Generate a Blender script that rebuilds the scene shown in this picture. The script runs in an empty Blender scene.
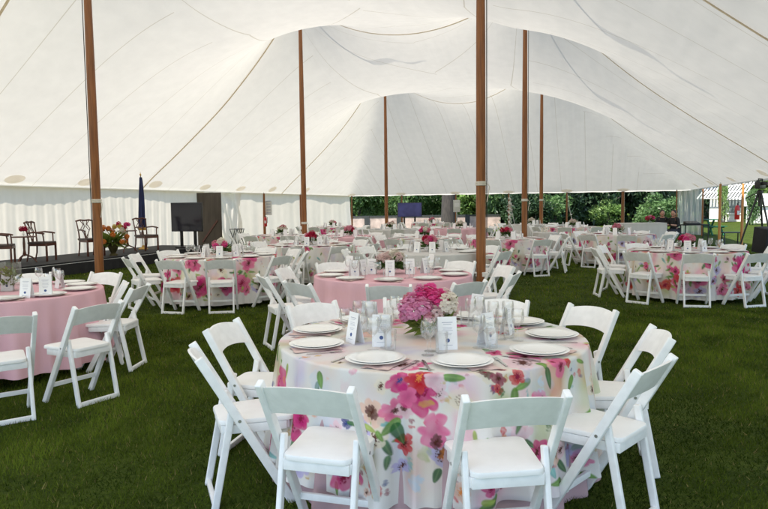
import bpy, bmesh, math, random
import numpy as np
from mathutils import Vector, Matrix
random.seed(7); RNG = np.random.default_rng(11)
SC = bpy.context.scene
COL = SC.collection
PI = math.pi

# ------------------------------------------------------------------ camera
F, CX, CY, CAMH = 660.0, 384.0, 254.5, 1.55
PITCH, ROLL = math.radians(4.2), 0.012
FWD = Vector((0, math.cos(PITCH), -math.sin(PITCH)))
UP0 = Vector((0, math.sin(PITCH), math.cos(PITCH))); R0 = Vector((1, 0, 0))
RIGHT = R0*math.cos(ROLL) - UP0*math.sin(ROLL)
UP = UP0*math.cos(ROLL) + R0*math.sin(ROLL)
EYE = Vector((0, 0, CAMH))
cd = bpy.data.cameras.new('camera'); cam = bpy.data.objects.new('camera', cd); COL.objects.link(cam)
m = Matrix((RIGHT, UP, -FWD)).transposed().to_4x4(); m.translation = EYE
cam.matrix_world = m
cd.sensor_width = 36.0; cd.lens = 36.0*F/768.0; cd.clip_start = 0.05; cd.clip_end = 2000
SC.camera = cam

def proj(p):
    d = Vector(p) - EYE; z = d.dot(FWD)
    return CX + F*d.dot(RIGHT)/z, CY - F*d.dot(UP)/z
def ray(px, py):
    return (FWD + RIGHT*((px-CX)/F) - UP*((py-CY)/F))
def hit(px, py, z=0.0):                       # point of the horizontal plane z seen at a photo pixel
    d = ray(px, py); t = (z-CAMH)/d.z
    return EYE + d*t
def at(px, D, z=0.0):                         # point at distance D, height z, in photo column px
    k = (px-CX)/F; a = RIGHT - FWD*k
    x = -(a.y*D + a.z*(z-CAMH))/a.x
    return Vector((x, D, z))
def zat(px, py, D):                           # height that a photo pixel has at distance D
    d = ray(px, py); return CAMH + d.z*D/d.y
# tent frame: u across, v along the tent
TA = math.radians(18)
EU = Vector((math.cos(TA), -math.sin(TA), 0)); EV = Vector((math.sin(TA), math.cos(TA), 0))
def tw(u, v, z=0.0): return EU*u + EV*v + Vector((0, 0, z))
def onu(px, u, z=0.0):                        # point of the plane u=const in photo column px
    k = (px-CX)/F; y = u/(EU.x*k + EU.y)
    for _ in range(3):
        x = at(px, y, z).x; k = x/y; y = u/(EU.x*k + EU.y)
    return Vector((k*y, y, z))
def onv(px, v, z=0.0):
    k = (px-CX)/F; y = v/(EV.x*k + EV.y)
    for _ in range(3):
        x = at(px, y, z).x; k = x/y; y = v/(EV.x*k + EV.y)
    return Vector((k*y, y, z))

# ------------------------------------------------------------------ materials
def nt(name):
    m = bpy.data.materials.new(name); m.use_nodes = True
    n = m.node_tree.nodes; l = m.node_tree.links
    return m, n, l, n['Principled BSDF']
def noise(n, l, scale, detail=3, coord='Object', rough=.55):
    tc = n.new('ShaderNodeTexCoord'); t = n.new('ShaderNodeTexNoise')
    t.inputs['Scale'].default_value = scale; t.inputs['Detail'].default_value = detail; t.inputs['Roughness'].default_value = rough
    l.new(tc.outputs[coord], t.inputs['Vector']); return t
def ramp(n, l, src, stops):
    r = n.new('ShaderNodeValToRGB'); e = r.color_ramp.elements
    while len(e) < len(stops): e.new(.5)
    for k, (p, c) in enumerate(stops):
        e[k].position = p; e[k].color = (*c, 1)
    l.new(src, r.inputs['Fac']); return r
def mat(name, c, rough=.5, var=.12, scale=8, metal=0, bump=0, spec=.5, bscale=None):
    m, n, l, b = nt(name)
    t = noise(n, l, scale)
    lo = tuple(max(0, x*(1-var)) for x in c); hi = tuple(min(1, x*(1+var)) for x in c)
    r = ramp(n, l, t.outputs['Fac'], [(.3, lo), (.7, hi)])
    l.new(r.outputs['Color'], b.inputs['Base Color'])
    b.inputs['Roughness'].default_value = rough; b.inputs['Metallic'].default_value = metal
    b.inputs['Specular IOR Level'].default_value = spec
    if bump:
        t2 = noise(n, l, bscale or scale*6, 4); bp = n.new('ShaderNodeBump'); bp.inputs['Strength'].default_value = bump
        bp.inputs['Distance'].default_value = .01
        l.new(t2.outputs['Fac'], bp.inputs['Height']); l.new(bp.outputs['Normal'], b.inputs['Normal'])
    return m
def cloth_mat(name, c=None, trans=.3, attr=None, seams=False, bump=.15, transmix=.4, grain=90):
    m, n, l, b = nt(name); n.remove(b)
    out = n['Material Output']
    d = n.new('ShaderNodeBsdfDiffuse'); t = n.new('ShaderNodeBsdfTranslucent'); mx = n.new('ShaderNodeMixShader')
    mx.inputs[0].default_value = transmix
    if attr:
        a = n.new('ShaderNodeAttribute'); a.attribute_name = attr; src = a.outputs['Color']
    else:
        tx = noise(n, l, 3.0, 4); r = ramp(n, l, tx.outputs['Fac'], [(.25, tuple(x*.93 for x in c)), (.75, c)]); src = r.outputs['Color']
    if seams:
        uv = n.new('ShaderNodeUVMap'); sp = n.new('ShaderNodeSeparateXYZ'); l.new(uv.outputs['UV'], sp.inputs[0])
        acc = None
        for ax, per, wd, off in (('Y', 1.46, .0065, 0.0),):
            ad = n.new('ShaderNodeMath'); ad.operation = 'ADD'; ad.inputs[1].default_value = off*per+100*per; l.new(sp.outputs[ax], ad.inputs[0])
            dv = n.new('ShaderNodeMath'); dv.operation = 'DIVIDE'; dv.inputs[1].default_value = per; l.new(ad.outputs[0], dv.inputs[0])
            fr = n.new('ShaderNodeMath'); fr.operation = 'FRACT'; l.new(dv.outputs[0], fr.inputs[0])
            sb = n.new('ShaderNodeMath'); sb.operation = 'SUBTRACT'; sb.inputs[1].default_value = .5; l.new(fr.outputs[0], sb.inputs[0])
            ab = n.new('ShaderNodeMath'); ab.operation = 'ABSOLUTE'; l.new(sb.outputs[0], ab.inputs[0])
            lt = n.new('ShaderNodeMath'); lt.operation = 'LESS_THAN'; lt.inputs[1].default_value = wd; l.new(ab.outputs[0], lt.inputs[0])
            if acc is None: acc = lt.outputs[0]
            else:
                mxx = n.new('ShaderNodeMath'); mxx.operation = 'MAXIMUM'; l.new(acc, mxx.inputs[0]); l.new(lt.outputs[0], mxx.inputs[1]); acc = mxx.outputs[0]
        mc = n.new('ShaderNodeMixRGB'); mc.blend_type = 'MULTIPLY'; mc.inputs['Color2'].default_value = (.77, .74, .68, 1)
        l.new(acc, mc.inputs['Fac']); l.new(src, mc.inputs['Color1']); src = mc.outputs['Color']
    l.new(src, d.inputs['Color'])
    tc = n.new('ShaderNodeMixRGB'); tc.blend_type = 'MULTIPLY'; tc.inputs['Fac'].default_value = 1; tc.inputs['Color2'].default_value = (trans, trans*.985, trans*.955, 1)
    l.new(src, tc.inputs['Color1']); l.new(tc.outputs['Color'], t.inputs['Color'])
    if bump:
        t2 = noise(n, l, grain, 3); bp = n.new('ShaderNodeBump'); bp.inputs['Strength'].default_value = bump; bp.inputs['Distance'].default_value = .004
        l.new(t2.outputs['Fac'], bp.inputs['Height']); nrm = bp
        if seams:                              # slack wrinkles of the canvas
            mp = n.new('ShaderNodeMapping'); mp.inputs['Scale'].default_value = (1.0, .22, 1); mp.inputs['Rotation'].default_value = (0, 0, .5)
            l.new(uv.outputs['UV'], mp.inputs['Vector']); t3 = n.new('ShaderNodeTexNoise'); t3.inputs['Scale'].default_value = 1.3; t3.inputs['Detail'].default_value = 2.5
            l.new(mp.outputs[0], t3.inputs['Vector']); b3 = n.new('ShaderNodeBump'); b3.inputs['Strength'].default_value = .55; b3.inputs['Distance'].default_value = .12
            l.new(t3.outputs['Fac'], b3.inputs['Height']); l.new(bp.outputs['Normal'], b3.inputs['Normal']); nrm = b3; l.new(nrm.outputs['Normal'], t.inputs['Normal'])
        l.new(nrm.outputs['Normal'], d.inputs['Normal'])
    l.new(d.outputs[0], mx.inputs[1]); l.new(t.outputs[0], mx.inputs[2]); l.new(mx.outputs[0], out.inputs['Surface'])
    return m
def wood_mat(name, a, b_, scale=3.0, rough=.45, stretch=(14, 14, .8)):
    m, n, l, b = nt(name)
    tc = n.new('ShaderNodeTexCoord'); mp = n.new('ShaderNodeMapping'); mp.inputs['Scale'].default_value = stretch
    l.new(tc.outputs['Object'], mp.inputs['Vector'])
    t = n.new('ShaderNodeTexNoise'); t.inputs['Scale'].default_value = scale; t.inputs['Detail'].default_value = 5
    l.new(mp.outputs[0], t.inputs['Vector'])
    r = ramp(n, l, t.outputs['Fac'], [(.3, a), (.7, b_)])
    l.new(r.outputs['Color'], b.inputs['Base Color']); b.inputs['Roughness'].default_value = rough
    return m
def glass_mat(name, tint=(.97, .98, .98), gloss=.10, milky=0.0):
    m, n, l, b = nt(name); n.remove(b); out = n['Material Output']
    tr = n.new('ShaderNodeBsdfTransparent'); tr.inputs['Color'].default_value = (*tint, 1)
    g = n.new('ShaderNodeBsdfGlossy'); g.inputs['Roughness'].default_value = .06
    lw = n.new('ShaderNodeLayerWeight'); lw.inputs['Blend'].default_value = .35
    mm = n.new('ShaderNodeMath'); mm.operation = 'MULTIPLY_ADD'; mm.inputs[1].default_value = .32; mm.inputs[2].default_value = gloss
    l.new(lw.outputs['Fresnel'], mm.inputs[0])
    mx = n.new('ShaderNodeMixShader'); l.new(mm.outputs[0], mx.inputs[0]); l.new(tr.outputs[0], mx.inputs[1]); l.new(g.outputs[0], mx.inputs[2])
    last = mx
    if milky:
        d = n.new('ShaderNodeBsdfDiffuse'); d.inputs['Color'].default_value = (.85, .87, .86, 1)
        t = n.new('ShaderNodeBsdfTranslucent'); t.inputs['Color'].default_value = (.8, .84, .8, 1)
        dm = n.new('ShaderNodeMixShader'); l.new(d.outputs[0], dm.inputs[1]); l.new(t.outputs[0], dm.inputs[2])
        m2 = n.new('ShaderNodeMixShader'); m2.inputs[0].default_value = milky
        l.new(mx.outputs[0], m2.inputs[1]); l.new(dm.outputs[0], m2.inputs[2]); last = m2
    l.new(last.outputs[0], out.inputs['Surface'])
    return m
def leaf_mat(name, a, b_, scale=2.5, trans=.35, attr=None):
    m, n, l, b = nt(name); n.remove(b); out = n['Material Output']
    t = noise(n, l, scale, 4, 'Object', .7); r = ramp(n, l, t.outputs['Fac'], [(.32, a), (.68, b_)])
    d = n.new('ShaderNodeBsdfDiffuse'); tr = n.new('ShaderNodeBsdfTranslucent'); g = n.new('ShaderNodeBsdfGlossy'); g.inputs['Roughness'].default_value = .45
    g.inputs['Color'].default_value = (.5, .5, .5, 1)
    mx = n.new('ShaderNodeMixShader'); mx.inputs[0].default_value = trans
    l.new(r.outputs['Color'], d.inputs['Color']); l.new(r.outputs['Color'], tr.inputs['Color'])
    l.new(d.outputs[0], mx.inputs[1]); l.new(tr.outputs[0], mx.inputs[2])
    m2 = n.new('ShaderNodeMixShader'); m2.inputs[0].default_value = .05
    l.new(mx.outputs[0], m2.inputs[1]); l.new(g.outputs[0], m2.inputs[2]); l.new(m2.outputs[0], out.inputs['Surface'])
    return m

M = {}
M['resin'] = mat('white_resin', (.87, .87, .86), .40, .06, 14, bump=.05, bscale=60)
M['vinyl'] = mat('white_vinyl', (.87, .86, .84), .45, .03, 10, bump=.08, bscale=220)
M['china'] = mat('white_china', (.89, .88, .85), .2, .02, 5)
M['napkin'] = cloth_mat('peach_napkin', (.84, .64, .60), transmix=.15, bump=.25)
M['paper'] = mat('white_card', (.84, .84, .85), .7, .02, 20)
M['ink'] = mat('grey_ink', (.42, .43, .50), .7, .05)
M['blue_ink'] = mat('blue_ink', (.06, .10, .26), .7, .05)
M['steel'] = mat('cutlery_steel', (.62, .62, .60), .22, .05, 8, metal=1)
M['metal'] = mat('grey_metal', (.45, .45, .45), .35, .1, 8, metal=1)
M['glass'] = glass_mat('clear_glass', (.997, .998, .997), .03, .022)  # milky share stands in for the white canopy reflected in the glass
M['clear'] = glass_mat('clear_vinyl_panel', (.86, .93, .88), .12, .42)
M['pink_cloth'] = cloth_mat('pink_tablecloth', (.86, .53, .59), transmix=.12, bump=.2)
M['pale_cloth'] = cloth_mat('rose_underskirt', (.55, .38, .40), transmix=.1, bump=.2)
M['white_cloth'] = cloth_mat('white_tablecloth', (.78, .76, .74), transmix=.15, bump=.2)
M['floral'] = cloth_mat('floral_tablecloth', attr='Col', transmix=.12, bump=.15)
M['canvas'] = cloth_mat('white_sailcloth', (.88, .855, .795), trans=.62, seams=True, bump=.10, transmix=.41, grain=7)
M['wall_canvas'] = cloth_mat('white_sidewall', (.87, .82, .75), trans=.9, bump=.1, transmix=.5, grain=12)
M['tan_patch'] = cloth_mat('tan_reinforcement', (.92, .87, .78), trans=1.0, bump=.2, transmix=.8)
M['webbing'] = cloth_mat('tan_webbing', (.86, .80, .69), trans=1.0, bump=.3, transmix=.75)
M['pole'] = wood_mat('varnished_pole', (.17, .055, .012), (.34, .125, .030), 2.2, .35)
M['orange_pole'] = wood_mat('pale_varnished_pole', (.42, .17, .04), (.58, .26, .07), 2.2, .4)
M['mahogany'] = wood_mat('dark_mahogany', (.055, .016, .010), (.14, .045, .025), 4, .35, (8, 8, 3))
M['brown_seat'] = mat('brown_seat_leather', (.07, .045, .04), .5, .2)
M['black'] = mat('black_fabric', (.012, .012, .014), .8, .2, 12)
M['black_metal'] = mat('black_metal', (.018, .018, .02), .4, .2, 12)
M['rope'] = mat('white_rope', (.7, .68, .62), .8, .1, 30)
M['cable'] = mat('dark_cable', (.03, .03, .03), .6, .1)
M['leaf'] = leaf_mat('bouquet_leaf', (.03, .07, .015), (.10, .17, .04), 20)
M['lime_leaf'] = leaf_mat('lime_leaf', (.12, .18, .03), (.25, .32, .07), 20)
def petal(name, a, b_): M[name] = leaf_mat(name, a, b_, 35, .45)
petal('hot_pink', (.80, .04, .28), (.90, .18, .48)); petal('orchid', (.78, .27, .50), (.89, .52, .70))
petal('blush', (.80, .58, .58), (.85, .74, .70)); petal('cream', (.82, .76, .66), (.86, .83, .76)); petal('pink', (.75, .25, .38), (.85, .45, .52))
petal('crimson', (.45, .01, .05), (.65, .03, .12)); petal('orange', (.75, .22, .04), (.85, .40, .10)); petal('yellow', (.75, .55, .10), (.80, .70, .25))

# ------------------------------------------------------------------ mesh helpers
class MB:
    def __init__(s): s.v = []; s.f = []; s.m = []; s.mi = 0
    def add(s, vs, fs):
        b = len(s.v); s.v += [tuple(x) for x in vs]; s.f += [tuple(i+b for i in f) for f in fs]; s.m += [s.mi]*len(fs)
    def box(s, c, d, rz=0, mtx=None):
        hx, hy, hz = d[0]/2, d[1]/2, d[2]/2
        vs = [Vector((x, y, z)) for z in (-hz, hz) for y in (-hy, hy) for x in (-hx, hx)]
        if rz: R = Matrix.Rotation(rz, 3, 'Z'); vs = [R@v for v in vs]
        if mtx is not None: vs = [mtx@v for v in vs]
        c = Vector(c); s.add([v+c for v in vs], [(0,2,3,1),(4,5,7,6),(0,1,5,4),(2,6,7,3),(0,4,6,2),(1,3,7,5)])
    def beam(s, a, b, w, d, side=(1, 0, 0)):   # rectangular bar from a to b, w along side
        a, b = Vector(a), Vector(b); t = (b-a).normalized(); x = Vector(side); x = (x - t*x.dot(t)).normalized(); y = t.cross(x)
        o = [(-1,-1),(1,-1),(1,1),(-1,1)]
        s.add([p + x*(w/2*i) + y*(d/2*j) for p in (a, b) for i, j in o], [(0,3,2,1),(4,5,6,7),(0,1,5,4),(1,2,6,5),(2,3,7,6),(3,0,4,7)])
    def tube(s, pts, r, n=8, cap=True):
        pts = [Vector(p) for p in pts]; rs = r if isinstance(r, (list, tuple)) else [r]*len(pts)
        vs = []; ref = None
        for k, p in enumerate(pts):
            t = (pts[min(k+1, len(pts)-1)] - pts[max(k-1, 0)]).normalized()
            if ref is None: ref = Vector((0, 0, 1)) if abs(t.z) < .9 else Vector((1, 0, 0))
            x = (ref - t*ref.dot(t)).normalized(); y = t.cross(x); ref = x
            vs += [p + (x*math.cos(2*PI*i/n) + y*math.sin(2*PI*i/n))*rs[k] for i in range(n)]
        fs = [(k*n+i, k*n+(i+1)%n, (k+1)*n+(i+1)%n, (k+1)*n+i) for k in range(len(pts)-1) for i in range(n)]
        if cap: fs += [tuple(range(n))[::-1], tuple((len(pts)-1)*n+i for i in range(n))]
        s.add(vs, fs)
    def lathe(s, prof, n=24, c=(0, 0, 0)):
        c = Vector(c); vs = []
        for r, z in prof: vs += [c + Vector((r*math.cos(2*PI*i/n), r*math.sin(2*PI*i/n), z)) for i in range(n)]
        fs = [(k*n+i, k*n+(i+1)%n, (k+1)*n+(i+1)%n, (k+1)*n+i) for k in range(len(prof)-1) for i in range(n)]
        if prof[0][0] > 1e-4: fs.append(tuple(range(n))[::-1])
        if prof[-1][0] > 1e-4: fs.append(tuple((len(prof)-1)*n+i for i in range(n)))
        s.add(vs, fs)
    def ball(s, c, r, nu=12, nv=8, sc=(1, 1, 1)):
        c = Vector(c); vs = [c+Vector((0, 0, -r*sc[2]))]
        for j in range(1, nv):
            a = -PI/2 + PI*j/nv
            vs += [c + Vector((r*sc[0]*math.cos(a)*math.cos(2*PI*i/nu), r*sc[1]*math.cos(a)*math.sin(2*PI*i/nu), r*sc[2]*math.sin(a))) for i in range(nu)]
        vs.append(c+Vector((0, 0, r*sc[2]))); L = len(vs)-1
        fs = [(0, 1+(i+1)%nu, 1+i) for i in range(nu)]
        for j in range(nv-2): fs += [(1+j*nu+i, 1+j*nu+(i+1)%nu, 1+(j+1)*nu+(i+1)%nu, 1+(j+1)*nu+i) for i in range(nu)]
        fs += [(L, 1+(nv-2)*nu+i, 1+(nv-2)*nu+(i+1)%nu) for i in range(nu)]
        s.add(vs, fs)
    def mesh(s, name, mats, smooth=False, bevel=0, seg=2):
        me = bpy.data.meshes.new(name); me.from_pydata(s.v, [], s.f)
        for x in (mats if isinstance(mats, (list, tuple)) else [mats]): me.materials.append(x)
        if any(s.m): me.polygons.foreach_set('material_index', s.m)
        if bevel:
            bm = bmesh.new(); bm.from_mesh(me)
            bmesh.ops.bevel(bm, geom=bm.edges[:], offset=bevel, segments=seg, profile=.6, affect='EDGES', clamp_overlap=True)
            bm.to_mesh(me); bm.free(); smooth = True
        if smooth:
            me.polygons.foreach_set('use_smooth', [True]*len(me.polygons))
            if not bevel or True:
                try: me.set_sharp_from_angle(angle=math.radians(40))
                except Exception: pass
        me.update(); return me
    def build(s, name, mats, parent=None, **k):
        return link(name, s.mesh(name, mats, **k), parent)
def link(name, me, parent=None):
    o = bpy.data.objects.new(name, me); COL.objects.link(o)
    if parent: o.parent = parent
    return o
def npmesh(name, V, Fq, mats, smooth=True):
    me = bpy.data.meshes.new(name); V = np.asarray(V, np.float32); Fq = np.asarray(Fq, np.int32)
    k = Fq.shape[1]; nf = len(Fq)
    me.vertices.add(len(V)); me.vertices.foreach_set('co', V.ravel())
    me.loops.add(nf*k); me.loops.foreach_set('vertex_index', Fq.ravel())
    me.polygons.add(nf); me.polygons.foreach_set('loop_start', np.arange(0, nf*k, k, dtype=np.int32))
    try: me.polygons.foreach_set('loop_total', np.full(nf, k, np.int32))
    except Exception: pass
    if smooth: me.polygons.foreach_set('use_smooth', np.ones(nf, bool))
    me.update(calc_edges=True)
    for x in (mats if isinstance(mats, (list, tuple)) else [mats]): me.materials.append(x)
    return me
def grid_faces(nr, nc, wrap=False):
    i, j = np.meshgrid(np.arange(nr-1), np.arange(nc if wrap else nc-1), indexing='ij')
    j2 = (j+1) % nc
    return np.stack([i*nc+j, i*nc+j2, (i+1)*nc+j2, (i+1)*nc+j], -1).reshape(-1, 4)
def tag(o, label=None, cat=None, group=None, kind=None):
    if label: o['label'] = label
    if cat: o['category'] = cat
    if group: o['group'] = group
    if kind: o['kind'] = kind
    return o
def thing(name, label, cat, loc=(0, 0, 0), rz=0, group=None):
    o = bpy.data.objects.new(name, None); COL.objects.link(o); o.location = loc; o.rotation_euler = (0, 0, rz)
    o.empty_display_size = .1
    return tag(o, label, cat, group)
def copy_tree(o, parent=None):
    c = o.copy(); COL.objects.link(c)
    if parent: c.parent = parent
    for ch in list(o.children): copy_tree(ch, c)
    return c
ORD = ['first', 'second', 'third', 'fourth', 'fifth', 'sixth', 'seventh', 'eighth', 'ninth', 'tenth', 'eleventh', 'twelfth', 'thirteenth', 'fourteenth', 'fifteenth', 'sixteenth']
def label_sides(items, centre, what, table):
    """items: [(object, world point)] round one table: label each by side and order from the left."""
    for side, near in (('near', True), ('far', False)):
        row = sorted([(proj(p)[0], o) for o, p in items if (Vector(p).y < centre.y) == near], key=lambda t: t[0])
        for k, (_, o) in enumerate(row):
            pos = 'only one' if len(row) == 1 else ('leftmost' if k == 0 else 'rightmost' if k == len(row)-1 else ORD[k]+' from left')
            o['label'] = f'{what}, {pos} on {side} side of {table}'
# ------------------------------------------------------------------ world, sun
SUN = Vector((-.42, -.38, .82)).normalized()
w = bpy.data.worlds.new('World'); SC.world = w; w.use_nodes = True
wn = w.node_tree.nodes; sky = wn.new('ShaderNodeTexSky'); sky.sky_type = 'NISHITA'; sky.sun_disc = False
sky.sun_elevation = math.asin(SUN.z); sky.sun_rotation = math.atan2(SUN.x, SUN.y)
wn['Background'].inputs['Strength'].default_value = .12
w.node_tree.links.new(sky.outputs[0], wn['Background'].inputs['Color'])
sl = bpy.data.lights.new('sun', 'SUN'); sl.energy = 3.2; sl.angle = math.radians(.5); sl.color = (1, .93, .81)
so = bpy.data.objects.new('sun', sl); COL.objects.link(so); so.rotation_euler = SUN.to_track_quat('Z', 'Y').to_euler()
SC.view_settings.view_transform = 'Standard'; SC.view_settings.look = 'None'; SC.view_settings.gamma = 1; SC.view_settings.use_curve_mapping = False
SC.view_settings.exposure = 1.64
SC.cycles.max_bounces = 8; SC.cycles.diffuse_bounces = 5; SC.cycles.transmission_bounces = 6; SC.cycles.transparent_max_bounces = 16; SC.cycles.glossy_bounces = 3
SC.cycles.sample_clamp_indirect = 8; SC.cycles.caustics_reflective = False; SC.cycles.caustics_refractive = False
SC.cycles.use_denoising = True

# ------------------------------------------------------------------ ground and lawn
def lawn_colour(n, l, dark, mid, light):
    t = noise(n, l, 1.6, 4, 'Object', .75); t2 = noise(n, l, 30, 3, 'Object', .7)
    mx = n.new('ShaderNodeMath'); mx.operation = 'MULTIPLY_ADD'; mx.inputs[1].default_value = .5
    h = n.new('ShaderNodeMath'); h.operation = 'MULTIPLY'; h.inputs[1].default_value = .5
    l.new(t.outputs['Fac'], h.inputs[0]); l.new(t2.outputs['Fac'], mx.inputs[0]); l.new(h.outputs[0], mx.inputs[2])
    return ramp(n, l, mx.outputs[0], [(.36, dark), (.5, mid), (.66, light)])
gm, n, l, b = nt('lawn_soil')
r = lawn_colour(n, l, (.023, .037, .006), (.046, .070, .009), (.085, .117, .016)); l.new(r.outputs['Color'], b.inputs['Base Color'])
b.inputs['Roughness'].default_value = .95; b.inputs['Specular IOR Level'].default_value = .1
t2 = noise(n, l, 60, 4); bp = n.new('ShaderNodeBump'); bp.inputs['Strength'].default_value = .8; bp.inputs['Distance'].default_value = .03
l.new(t2.outputs['Fac'], bp.inputs['Height']); l.new(bp.outputs['Normal'], b.inputs['Normal'])
g = MB(); g.add([(-600, -200, 0), (600, -200, 0), (600, 900, 0), (-600, 900, 0)], [(0, 1, 2, 3)])
tag(g.build('ground', gm), kind='structure')
# blades over the part of the lawn that lies close to the camera
gb, n, l, b = nt('grass_blade'); n.remove(b)
at_ = n.new('ShaderNodeAttribute'); at_.attribute_name = 'Col'
d = n.new('ShaderNodeBsdfDiffuse'); tr = n.new('ShaderNodeBsdfTranslucent'); mx = n.new('ShaderNodeMixShader'); mx.inputs[0].default_value = .3
l.new(at_.outputs['Color'], d.inputs['Color']); l.new(at_.outputs['Color'], tr.inputs['Color'])
l.new(d.outputs[0], mx.inputs[1]); l.new(tr.outputs[0], mx.inputs[2]); l.new(mx.outputs[0], n['Material Output'].inputs['Surface'])
def clump(x, y):
    c = np.zeros_like(x); rs = np.random.default_rng(3)
    for k, am in ((.9, .9), (2.1, 1.0), (4.3, .9), (8.1, .8), (14, .6)):
        for q in range(3):
            a = rs.random()*6.28; p_ = rs.random()*6.28; c += am*np.sin(k*(x*math.cos(a)+y*math.sin(a))+p_+1.2*np.sin(k*.6*(y*math.cos(a)-x*math.sin(a))+p_))
    return c/3.2
def blades(N, y0, y1, pw):
    y = y0 + (y1-y0)*RNG.random(N)**pw; x = (RNG.random(N)*2-1)*(y*.66+.5)
    cl = clump(x, y)
    h = (.017+.022*RNG.random(N))*(1+.28*np.clip(cl, -1.5, 1.5)); a = RNG.random(N)*2*PI; wd = (.0022+.0018*RNG.random(N))*np.maximum(1, y/5)
    lean = (RNG.random((N, 2))-.5)*.05
    c, s = np.cos(a)*wd, np.sin(a)*wd; z0 = np.full(N, -.003)
    tn = np.clip(.5+.36*cl+.16*RNG.normal(size=N), 0, 1)[:, None]; col = np.array((.022, .040, .006))*(1-tn)+np.array((.155, .21, .026))*tn
    dry = RNG.random(N) < .035+.03*(cl > .9); col[dry] = np.array((.26, .21, .08))*(.7+.5*RNG.random((dry.sum(), 1)))
    GC.append(np.repeat(col, 3, 0))
    return np.stack([np.stack([x-c, y-s, z0], -1), np.stack([x+c, y+s, z0], -1), np.stack([x+lean[:, 0], y+lean[:, 1], h], -1)], 1).reshape(-1, 3)
GC = []
gv = np.concatenate([blades(190000, 2.0, 9.5, 1.15), blades(190000, 4.0, 24.0, 1.05)])
go = link('grass', npmesh('grass', gv, np.arange(len(gv)).reshape(-1, 3), gb, False))
gc = np.concatenate(GC); ca = go.data.color_attributes.new('Col', 'FLOAT_COLOR', 'POINT'); ca.data.foreach_set('color', np.concatenate([gc, np.ones((len(gc), 1))], 1).astype(np.float32).ravel())
tag(go, 'short green lawn blades under the tent', 'grass', kind='stuff')

# ------------------------------------------------------------------ tent
U0, U1, V0, V1 = -14.3, 4.5, 1.0, 37.3
EZ, PZ = 2.2, 8.0
POLES = {'L1': at(100.5, 12.1), 'R1': at(481, 10.7), 'L2': at(305, 20.0), 'R2': at(524.3, 18.5), 'L3': at(386.8, 29.8), 'R3': at(541, 28.2)}
PUV = {k: (p.dot(EU), p.dot(EV)) for k, p in POLES.items()}
DS = .2
us = np.arange(U0, U1+1e-6, DS); vs_ = np.arange(V0, V1+1e-6, DS); us[-1] = U1
nu, nv = len(us), len(vs_)
H = np.full((nv, nu), np.nan)
prof = lambda t: EZ + (PZ-EZ)*(.75*t + .25*t**4)
def iu(u): return int(np.argmin(abs(us-u)))
def iv(v): return int(np.argmin(abs(vs_-v)))
rows = []
for k in '123': rows.append(((PUV['L'+k][1]+PUV['R'+k][1])/2, PUV['L'+k][0], PUV['R'+k][0]))
def rope_line(pts):                            # fix the height grid along a rope (list of (u, v, z))
    for (ua, va, za), (ub, vb, zb) in zip(pts[:-1], pts[1:]):
        K = 3*int(max(abs(ub-ua), abs(vb-va))/DS)+2
        for q in range(K+1):
            t = q/K; H[iv(va+(vb-va)*t), iu(ua+(ub-ua)*t)] = za+(zb-za)*t
ROPES = []
def eave_rope(u, v, ue, ve):
    pts = [(ue+(u-ue)*t, ve+(v-ve)*t, float(prof(t))) for t in np.linspace(0, 1, 25)]; rope_line(pts); return pts
def sag_rope(a, b, sag):
    pts = [(a[0]+(b[0]-a[0])*t, a[1]+(b[1]-a[1])*t, PZ - sag*(1-(2*t-1)**2)**.75) for t in np.linspace(0, 1, 25)]; rope_line(pts); return pts
for k, (v, ul, ur) in enumerate(rows):
    lv = PUV['L%d' % (k+1)][1]; rv = PUV['R%d' % (k+1)][1]
    ROPES.append(('L', k, eave_rope(ul, lv, U0, lv)))
    ROPES.append(('R', k, eave_rope(ur, rv, U1, rv)))
    ROPES.append(('M', k, sag_rope((ul, lv), (ur, rv), 1.55 if k < 2 else 2.05)))
    if k:
        v0_, l0, r0_ = rows[k-1]; plv = PUV['L%d' % k][1]; prv = PUV['R%d' % k][1]
        sag_rope((l0, plv), (ul, lv), 2.55); sag_rope((r0_, prv), (ur, rv), 2.55)
    if k == len(rows)-1:
        eave_rope(ul, lv, ul, V1); eave_rope(ur, rv, ur, V1); eave_rope(ul, lv, U0, V1); eave_rope(ur, rv, U1, V1)
    if k == 0:
        eave_rope(ul, lv, ul, V0); eave_rope(ur, rv, ur, V0); eave_rope(ul, lv, U0, V0); eave_rope(ur, rv, U1, V0)
H[0, :] = H[-1, :] = EZ; H[:, 0] = H[:, -1] = EZ
fix = ~np.isnan(H); Z = np.where(fix, H, 4.5)
for it in range(2600):
    A = Z.copy(); A[1:-1, 1:-1] = (Z[:-2, 1:-1]+Z[2:, 1:-1]+Z[1:-1, :-2]+Z[1:-1, 2:])/4
    Z = np.where(fix, H, Z + 1.0*(A-Z))
for it in range(3):                            # canvas rounds over its ropes
    A = Z.copy(); A[1:-1, 1:-1] = (Z[:-2, 1:-1]+Z[2:, 1:-1]+Z[1:-1, :-2]+Z[1:-1, 2:]+2*Z[1:-1, 1:-1])/6
    A[0, :] = A[-1, :] = EZ; A[:, 0] = A[:, -1] = EZ; Z = A
def canopy_z(u, v):
    fu = min(max((u-U0)/DS, 0), nu-1.001); fv = min(max((v-V0)/DS, 0), nv-1.001); i, j = int(fv), int(fu); a, b_ = fv-i, fu-j
    return float((Z[i, j]*(1-b_)+Z[i, j+1]*b_)*(1-a) + (Z[i+1, j]*(1-b_)+Z[i+1, j+1]*b_)*a)
UU, VV = np.meshgrid(us, vs_)
P3 = np.stack([EU.x*UU+EV.x*VV, EU.y*UU+EV.y*VV, Z], -1).reshape(-1, 3)
FQ = grid_faces(nv, nu)
cme = npmesh('canopy', P3, FQ, M['canvas'])
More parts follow.
